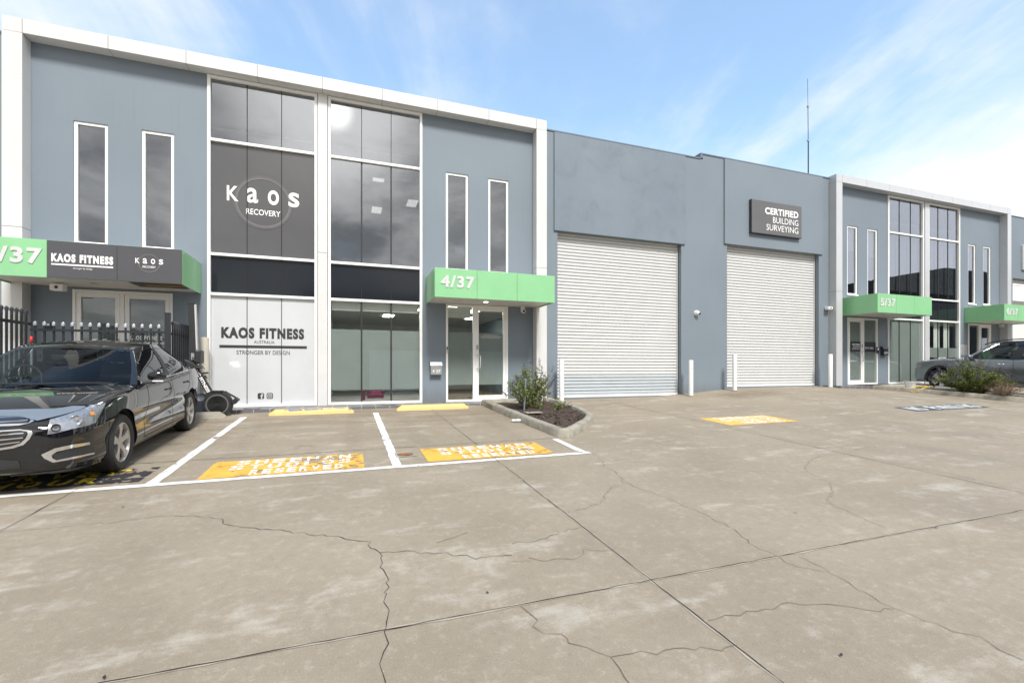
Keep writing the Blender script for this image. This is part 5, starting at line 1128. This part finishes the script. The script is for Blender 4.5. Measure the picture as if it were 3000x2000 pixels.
# lamps, grille and trims are laid on the nose of the car where the photograph shows them, at their real depth
mw = CAR.matrix_world.copy(); mi_ = mw.inverted()
def onto(px, py, off=.006):
    o = mi_ @ Vector((0, 0, CZ)); d = (mi_.to_3x3() @ ray(px, py)).normalized(); h, n, _, _ = ctree.ray_cast(o, d)
    if h is None: return None
    if n.dot(d) > 0: n = -n
    return h+n*off
def onbody(nm, mat, rows_px, off=.006, sub=6, par=None, mirror=True):
    rows = []
    for r_ in rows_px:
        P = []
        for a, c in zip(r_, r_[1:]):
            for k in range(sub): P.append((a[0]+(c[0]-a[0])*k/sub, a[1]+(c[1]-a[1])*k/sub))
        P.append(r_[-1]); rows.append(P)
    full = []
    for a, c in zip(rows, rows[1:]):
        for k in range(sub): full.append([(p[0]+(q[0]-p[0])*k/sub, p[1]+(q[1]-p[1])*k/sub) for p, q in zip(a, c)])
    full.append(rows[-1]); pts = [[onto(*p, off) for p in r_] for r_ in full]
    out = None
    for sx_ in ((1, -1) if mirror else (1,)):
        b = MB(); m = len(pts[0]); idx = {}
        for i, r_ in enumerate(pts):
            for j, p in enumerate(r_):
                if p is not None: idx[(i, j)] = len(b.v); b.v.append(Vector((p.x*sx_, p.y, p.z)))
        for i in range(len(pts)-1):
            for j in range(m-1):
                q = [(i, j), (i, j+1), (i+1, j+1), (i+1, j)]
                if all(k in idx for k in q):
                    vs = [b.v[idx[k]] for k in q]
                    if max((vs[0]-vs[2]).length, (vs[1]-vs[3]).length) < .25: b.f.append([idx[k] for k in q]); b.mi.append(0)
        if b.f: o = b.build(nm, mat, par or CAR, local=True, smooth=True); out = out or o
    return out
M['lampback'] = pbr('lamp_reflector', (.36, .36, .37), .25, metal=.5, var=.25, vscale=30.)
for (nm, mt, rows, off) in (
    ('headlight', 'lampback', [[(146, 1230), (175, 1222), (230, 1204), (270, 1188), (309, 1180)], [(139, 1272), (165, 1268), (215, 1255), (250, 1247), (278, 1238)]], .007),
    
    
    ('indicator', 'orange', [[(260, 1208), (272, 1206)], [(262, 1217), (274, 1215)]], .014),
    ('upper_grille', 'plast', [[(0, 1226), (50, 1224), (85, 1226)], [(0, 1242), (50, 1241), (80, 1238)]], .004),
    ('grille_surround', 'chrome', [[(0, 1222), (55, 1220), (90, 1223)], [(0, 1226), (55, 1224), (88, 1227)]], .008),
    ('grille_surround', 'chrome', [[(0, 1243), (50, 1242), (85, 1240)], [(0, 1249), (55, 1247), (98, 1238)]], .008),
    ('grille_surround', 'chrome', [[(85, 1223), (98, 1228), (100, 1235)], [(82, 1227), (91, 1232), (84, 1240)]], .009),
    ('grille_bar', 'chrome', [[(0, 1236), (50, 1234), (82, 1230)], [(0, 1239), (50, 1236), (82, 1233)]], .009),
    ('lower_grille', 'plast', [[(0, 1264), (50, 1261), (80, 1262)], [(0, 1312), (40, 1308), (66, 1296)]], .004),
    ('grille_bar', 'chrome', [[(0, 1272), (70, 1267)], [(0, 1275), (70, 1270)]], .009), ('grille_bar', 'chrome', [[(0, 1286), (68, 1280)], [(0, 1290), (68, 1283)]], .009), ('grille_bar', 'chrome', [[(0, 1300), (60, 1292)], [(0, 1303), (60, 1295)]], .009),
    ('grille_surround', 'chrome', [[(0, 1261), (60, 1257), (94, 1262)], [(0, 1265), (60, 1261), (80, 1264)]], .009), ('grille_surround', 'chrome', [[(94, 1262), (97, 1268), (88, 1285), (70, 1302), (40, 1312), (0, 1318)], [(80, 1264), (83, 1270), (76, 1284), (60, 1298), (35, 1306), (0, 1312)]], .009),
    ('fog_lamp_surround', 'chrome', [[(121, 1331), (160, 1312), (210, 1301), (260, 1294)], [(150, 1334), (165, 1322), (215, 1310), (262, 1301)]], .008), ('fog_lamp_surround', 'chrome', [[(121, 1331), (130, 1342), (155, 1354)], [(150, 1332), (154, 1342), (165, 1347)]], .008),
    ('fog_lamp_surround', 'chrome', [[(155, 1354), (200, 1346), (274, 1329)], [(163, 1348), (200, 1340), (274, 1325)]], .009), ('fog_lamp', 'plast', [[(152, 1332), (200, 1314), (262, 1301)], [(166, 1347), (215, 1338), (276, 1322)]], .005),
    ('intake', 'plast', [[(0, 1346), (55, 1348)], [(0, 1376), (62, 1371)]], .005), ('front_lip', 'plast', [[(0, 1393), (90, 1385), (200, 1372), (305, 1352)], [(0, 1412), (95, 1399), (200, 1385), (300, 1366)]], .006),
    ): onbody(nm, M[mt], rows, off)
hl = onbody('headlight_lens', M['lampglass'], [[(146, 1229), (175, 1220), (230, 1202), (270, 1187), (308, 1180)], [(142, 1271), (165, 1269), (215, 1256), (250, 1248), (279, 1239)]], .014)
onbody('bonnet_shield', M['suv'], [[(0, 1203), (80, 1201), (160, 1200), (215, 1191), (250, 1192)], [(0, 1222), (60, 1222), (110, 1234), (170, 1220), (235, 1203)]], .012)
SUVS = dict(
 body=[(-.90, .50, .36, .78, .80), (-.87, .66, .30, .84, .87), (-.78, .78, .26, .90, .945), (-.6, .86, .24, .945, .99), (-.3, .90, .24, .99, 1.03), (.1, .92, .24, 1.02, 1.06), (.6, .925, .24, 1.045, 1.07), (1.4, .93, .25, 1.06, 1.07), (2.3, .93, .25, 1.085, 1.09), (2.9, .92, .26, 1.12, 1.12), (3.3, .88, .32, 1.12, 1.14), (3.55, .80, .4, 1.1, 1.1), (3.6, .66, .5, 1.05, 1.05)],
 house=dict(base=[(0, .30, 1.06), (.42, .36, 1.05), (.72, .52, 1.035), (.86, .86, 1.035), (.885, 1.5, 1.05), (.885, 2.3, 1.08), (.87, 2.9, 1.12), (.80, 3.3, 1.13), (.45, 3.42, 1.13), (0, 3.45, 1.13)],
            top=[(0, 1.05, 1.56), (.38, 1.08, 1.555), (.56, 1.18, 1.545), (.63, 1.4, 1.58), (.66, 1.8, 1.61), (.665, 2.3, 1.60), (.645, 2.75, 1.565), (.59, 3.0, 1.53), (.35, 3.08, 1.53), (0, 3.1, 1.53)],
            bulge=.03, crown=lambda y: 1.56+.08*math.sin(math.pi*min(1, max(0, (y-.9)/2.6))), wheel_x=-.38, seats=(1.3, 2.15),
            parts=[('windscreen', 'carglass', 0, 19, 0, 1, 0, False), ('pillar', 'suv', 19, 25, 0, 1, -.002, True), ('side_window', 'carglass', 25, 42, .02, .86, .004, True), ('pillar', 'plast', 42, 45, 0, .9, -.002, True), ('side_window', 'carglass', 45, 62, .02, .86, .004, True), ('pillar', 'suv', 62, 72, 0, 1, -.002, True), ('rear_window', 'carglass', 72, 90, 0, 1, 0, False), ('roof_rail', 'plast', 25, 62, .86, 1., -.002, True), ('weather_shield', 'carglass', 26, 62, .74, .9, -.03, True)]),
 kn=10, wb=2.68, rw=.355, ra=.40, rr=.235, spokes=5, sw=(.03, .05, .075), sp0=.4, rim='chrome', clad=True,
 lines=[('shut_line', 'joint', [(.75, 1.03), (.72, .7), (.62, .4)], .008), ('shut_line', 'joint', [(1.75, 1.05), (1.78, .75), (1.74, .4)], .008), ('shut_line', 'joint', [(2.75, 1.1), (2.6, .8), (2.3, .5)], .008), ('sill_cladding', 'plast', [(.42, .33), (2.28, .33)], .16, .012), ('sill_strip', 'chrome', [(.75, .40), (2.0, .39)], .025, .016)],
 handles=[(1.5, .90), (2.45, .93)], mirror=(.9, .80, 1.08), mirpaint='suv', hmat='chrome')
SUVE, stree = car('parked_wagon', 'grey family wagon parked nose in behind the salvia bush at the right edge', 'car', (19.68, 9.88, gz(19.6, 9.7)), (-.045, 0, R(180)), 1.02, 'suv', SUVS)
# lamp and roof bars of the wagon
b = MB()
for sx_ in (1, -1):
    P = spl([Vector((sx_*.60, .95, 1.50)), Vector((sx_*.645, 1.25, 1.60)), Vector((sx_*.655, 1.7, 1.655)), Vector((sx_*.66, 2.3, 1.655)), Vector((sx_*.64, 2.9, 1.60)), Vector((sx_*.62, 3.0, 1.57))], 5)
    b = MB(); b.tube(P, .016, 8); b.build('roof_bar', M['plast'], SUVE, local=True, smooth=True)
    b = MB(); rr = []
    for t in range(9):
        row = []
        for (ya, za) in ((0, 0), (1, 1)):
            y = -.86+.42*t/8; z = (.70-.0*t, .86+.03*t/8)[ya] if t > 1 else (.74, .82)[ya]
            if t > 5: z = (.70+(t-5)*.045, .89)[ya]
            h = stree.ray_cast(Vector((sx_*3, y, z)), Vector((-sx_, 0, 0)))[0]
            if h is None: h = Vector((sx_*.6, y, z))
            row.append((h.x+sx_*.006, y, z))
        rr.append(row)
    b.grid(rr); b.build('headlight', M['lampback'], SUVE, local=True, smooth=True)

# lamp bowls, wipers and mirror of the sedan
for (px, py, rr_) in ((163, 1252, .036), (222, 1230, .05)):
    q = onto(px, py, .0)
    if q:
        for sx_ in (1, -1):
            b = MB(); ax = Vector((sx_*.45, -.85, .1)); c_ = Vector((q.x*sx_, q.y, q.z)); b.lathe([(rr_, .016), (rr_*.93, .02), (rr_*.86, .012), (rr_*.5, .006), (0, .016)], c_, ax, 24); b.build('lamp_bowl', M['rimdk'] if rr_ < .04 else M['lampback'], CAR, local=True, smooth=True)
for (xa, xb) in ((-.62, .02), (.02, .70)):
    b = MB(); P = [Vector((xa+(xb-xa)*t/6, .165+.09*abs((xa+(xb-xa)*t/6))**2*1.6-.03*math.sin(math.pi*t/6)-.02, .985+.012*math.sin(math.pi*t/6))) for t in range(7)]; b.tube(P, .009, 6); b.build('wiper', M['plast'], CAR, local=True)
b = MB(); b.box(-.13, .13, .86, .885, 1.225, 1.29); b.build('rear_view_mirror', M['plast'], CAR, local=True, bevel=.012)
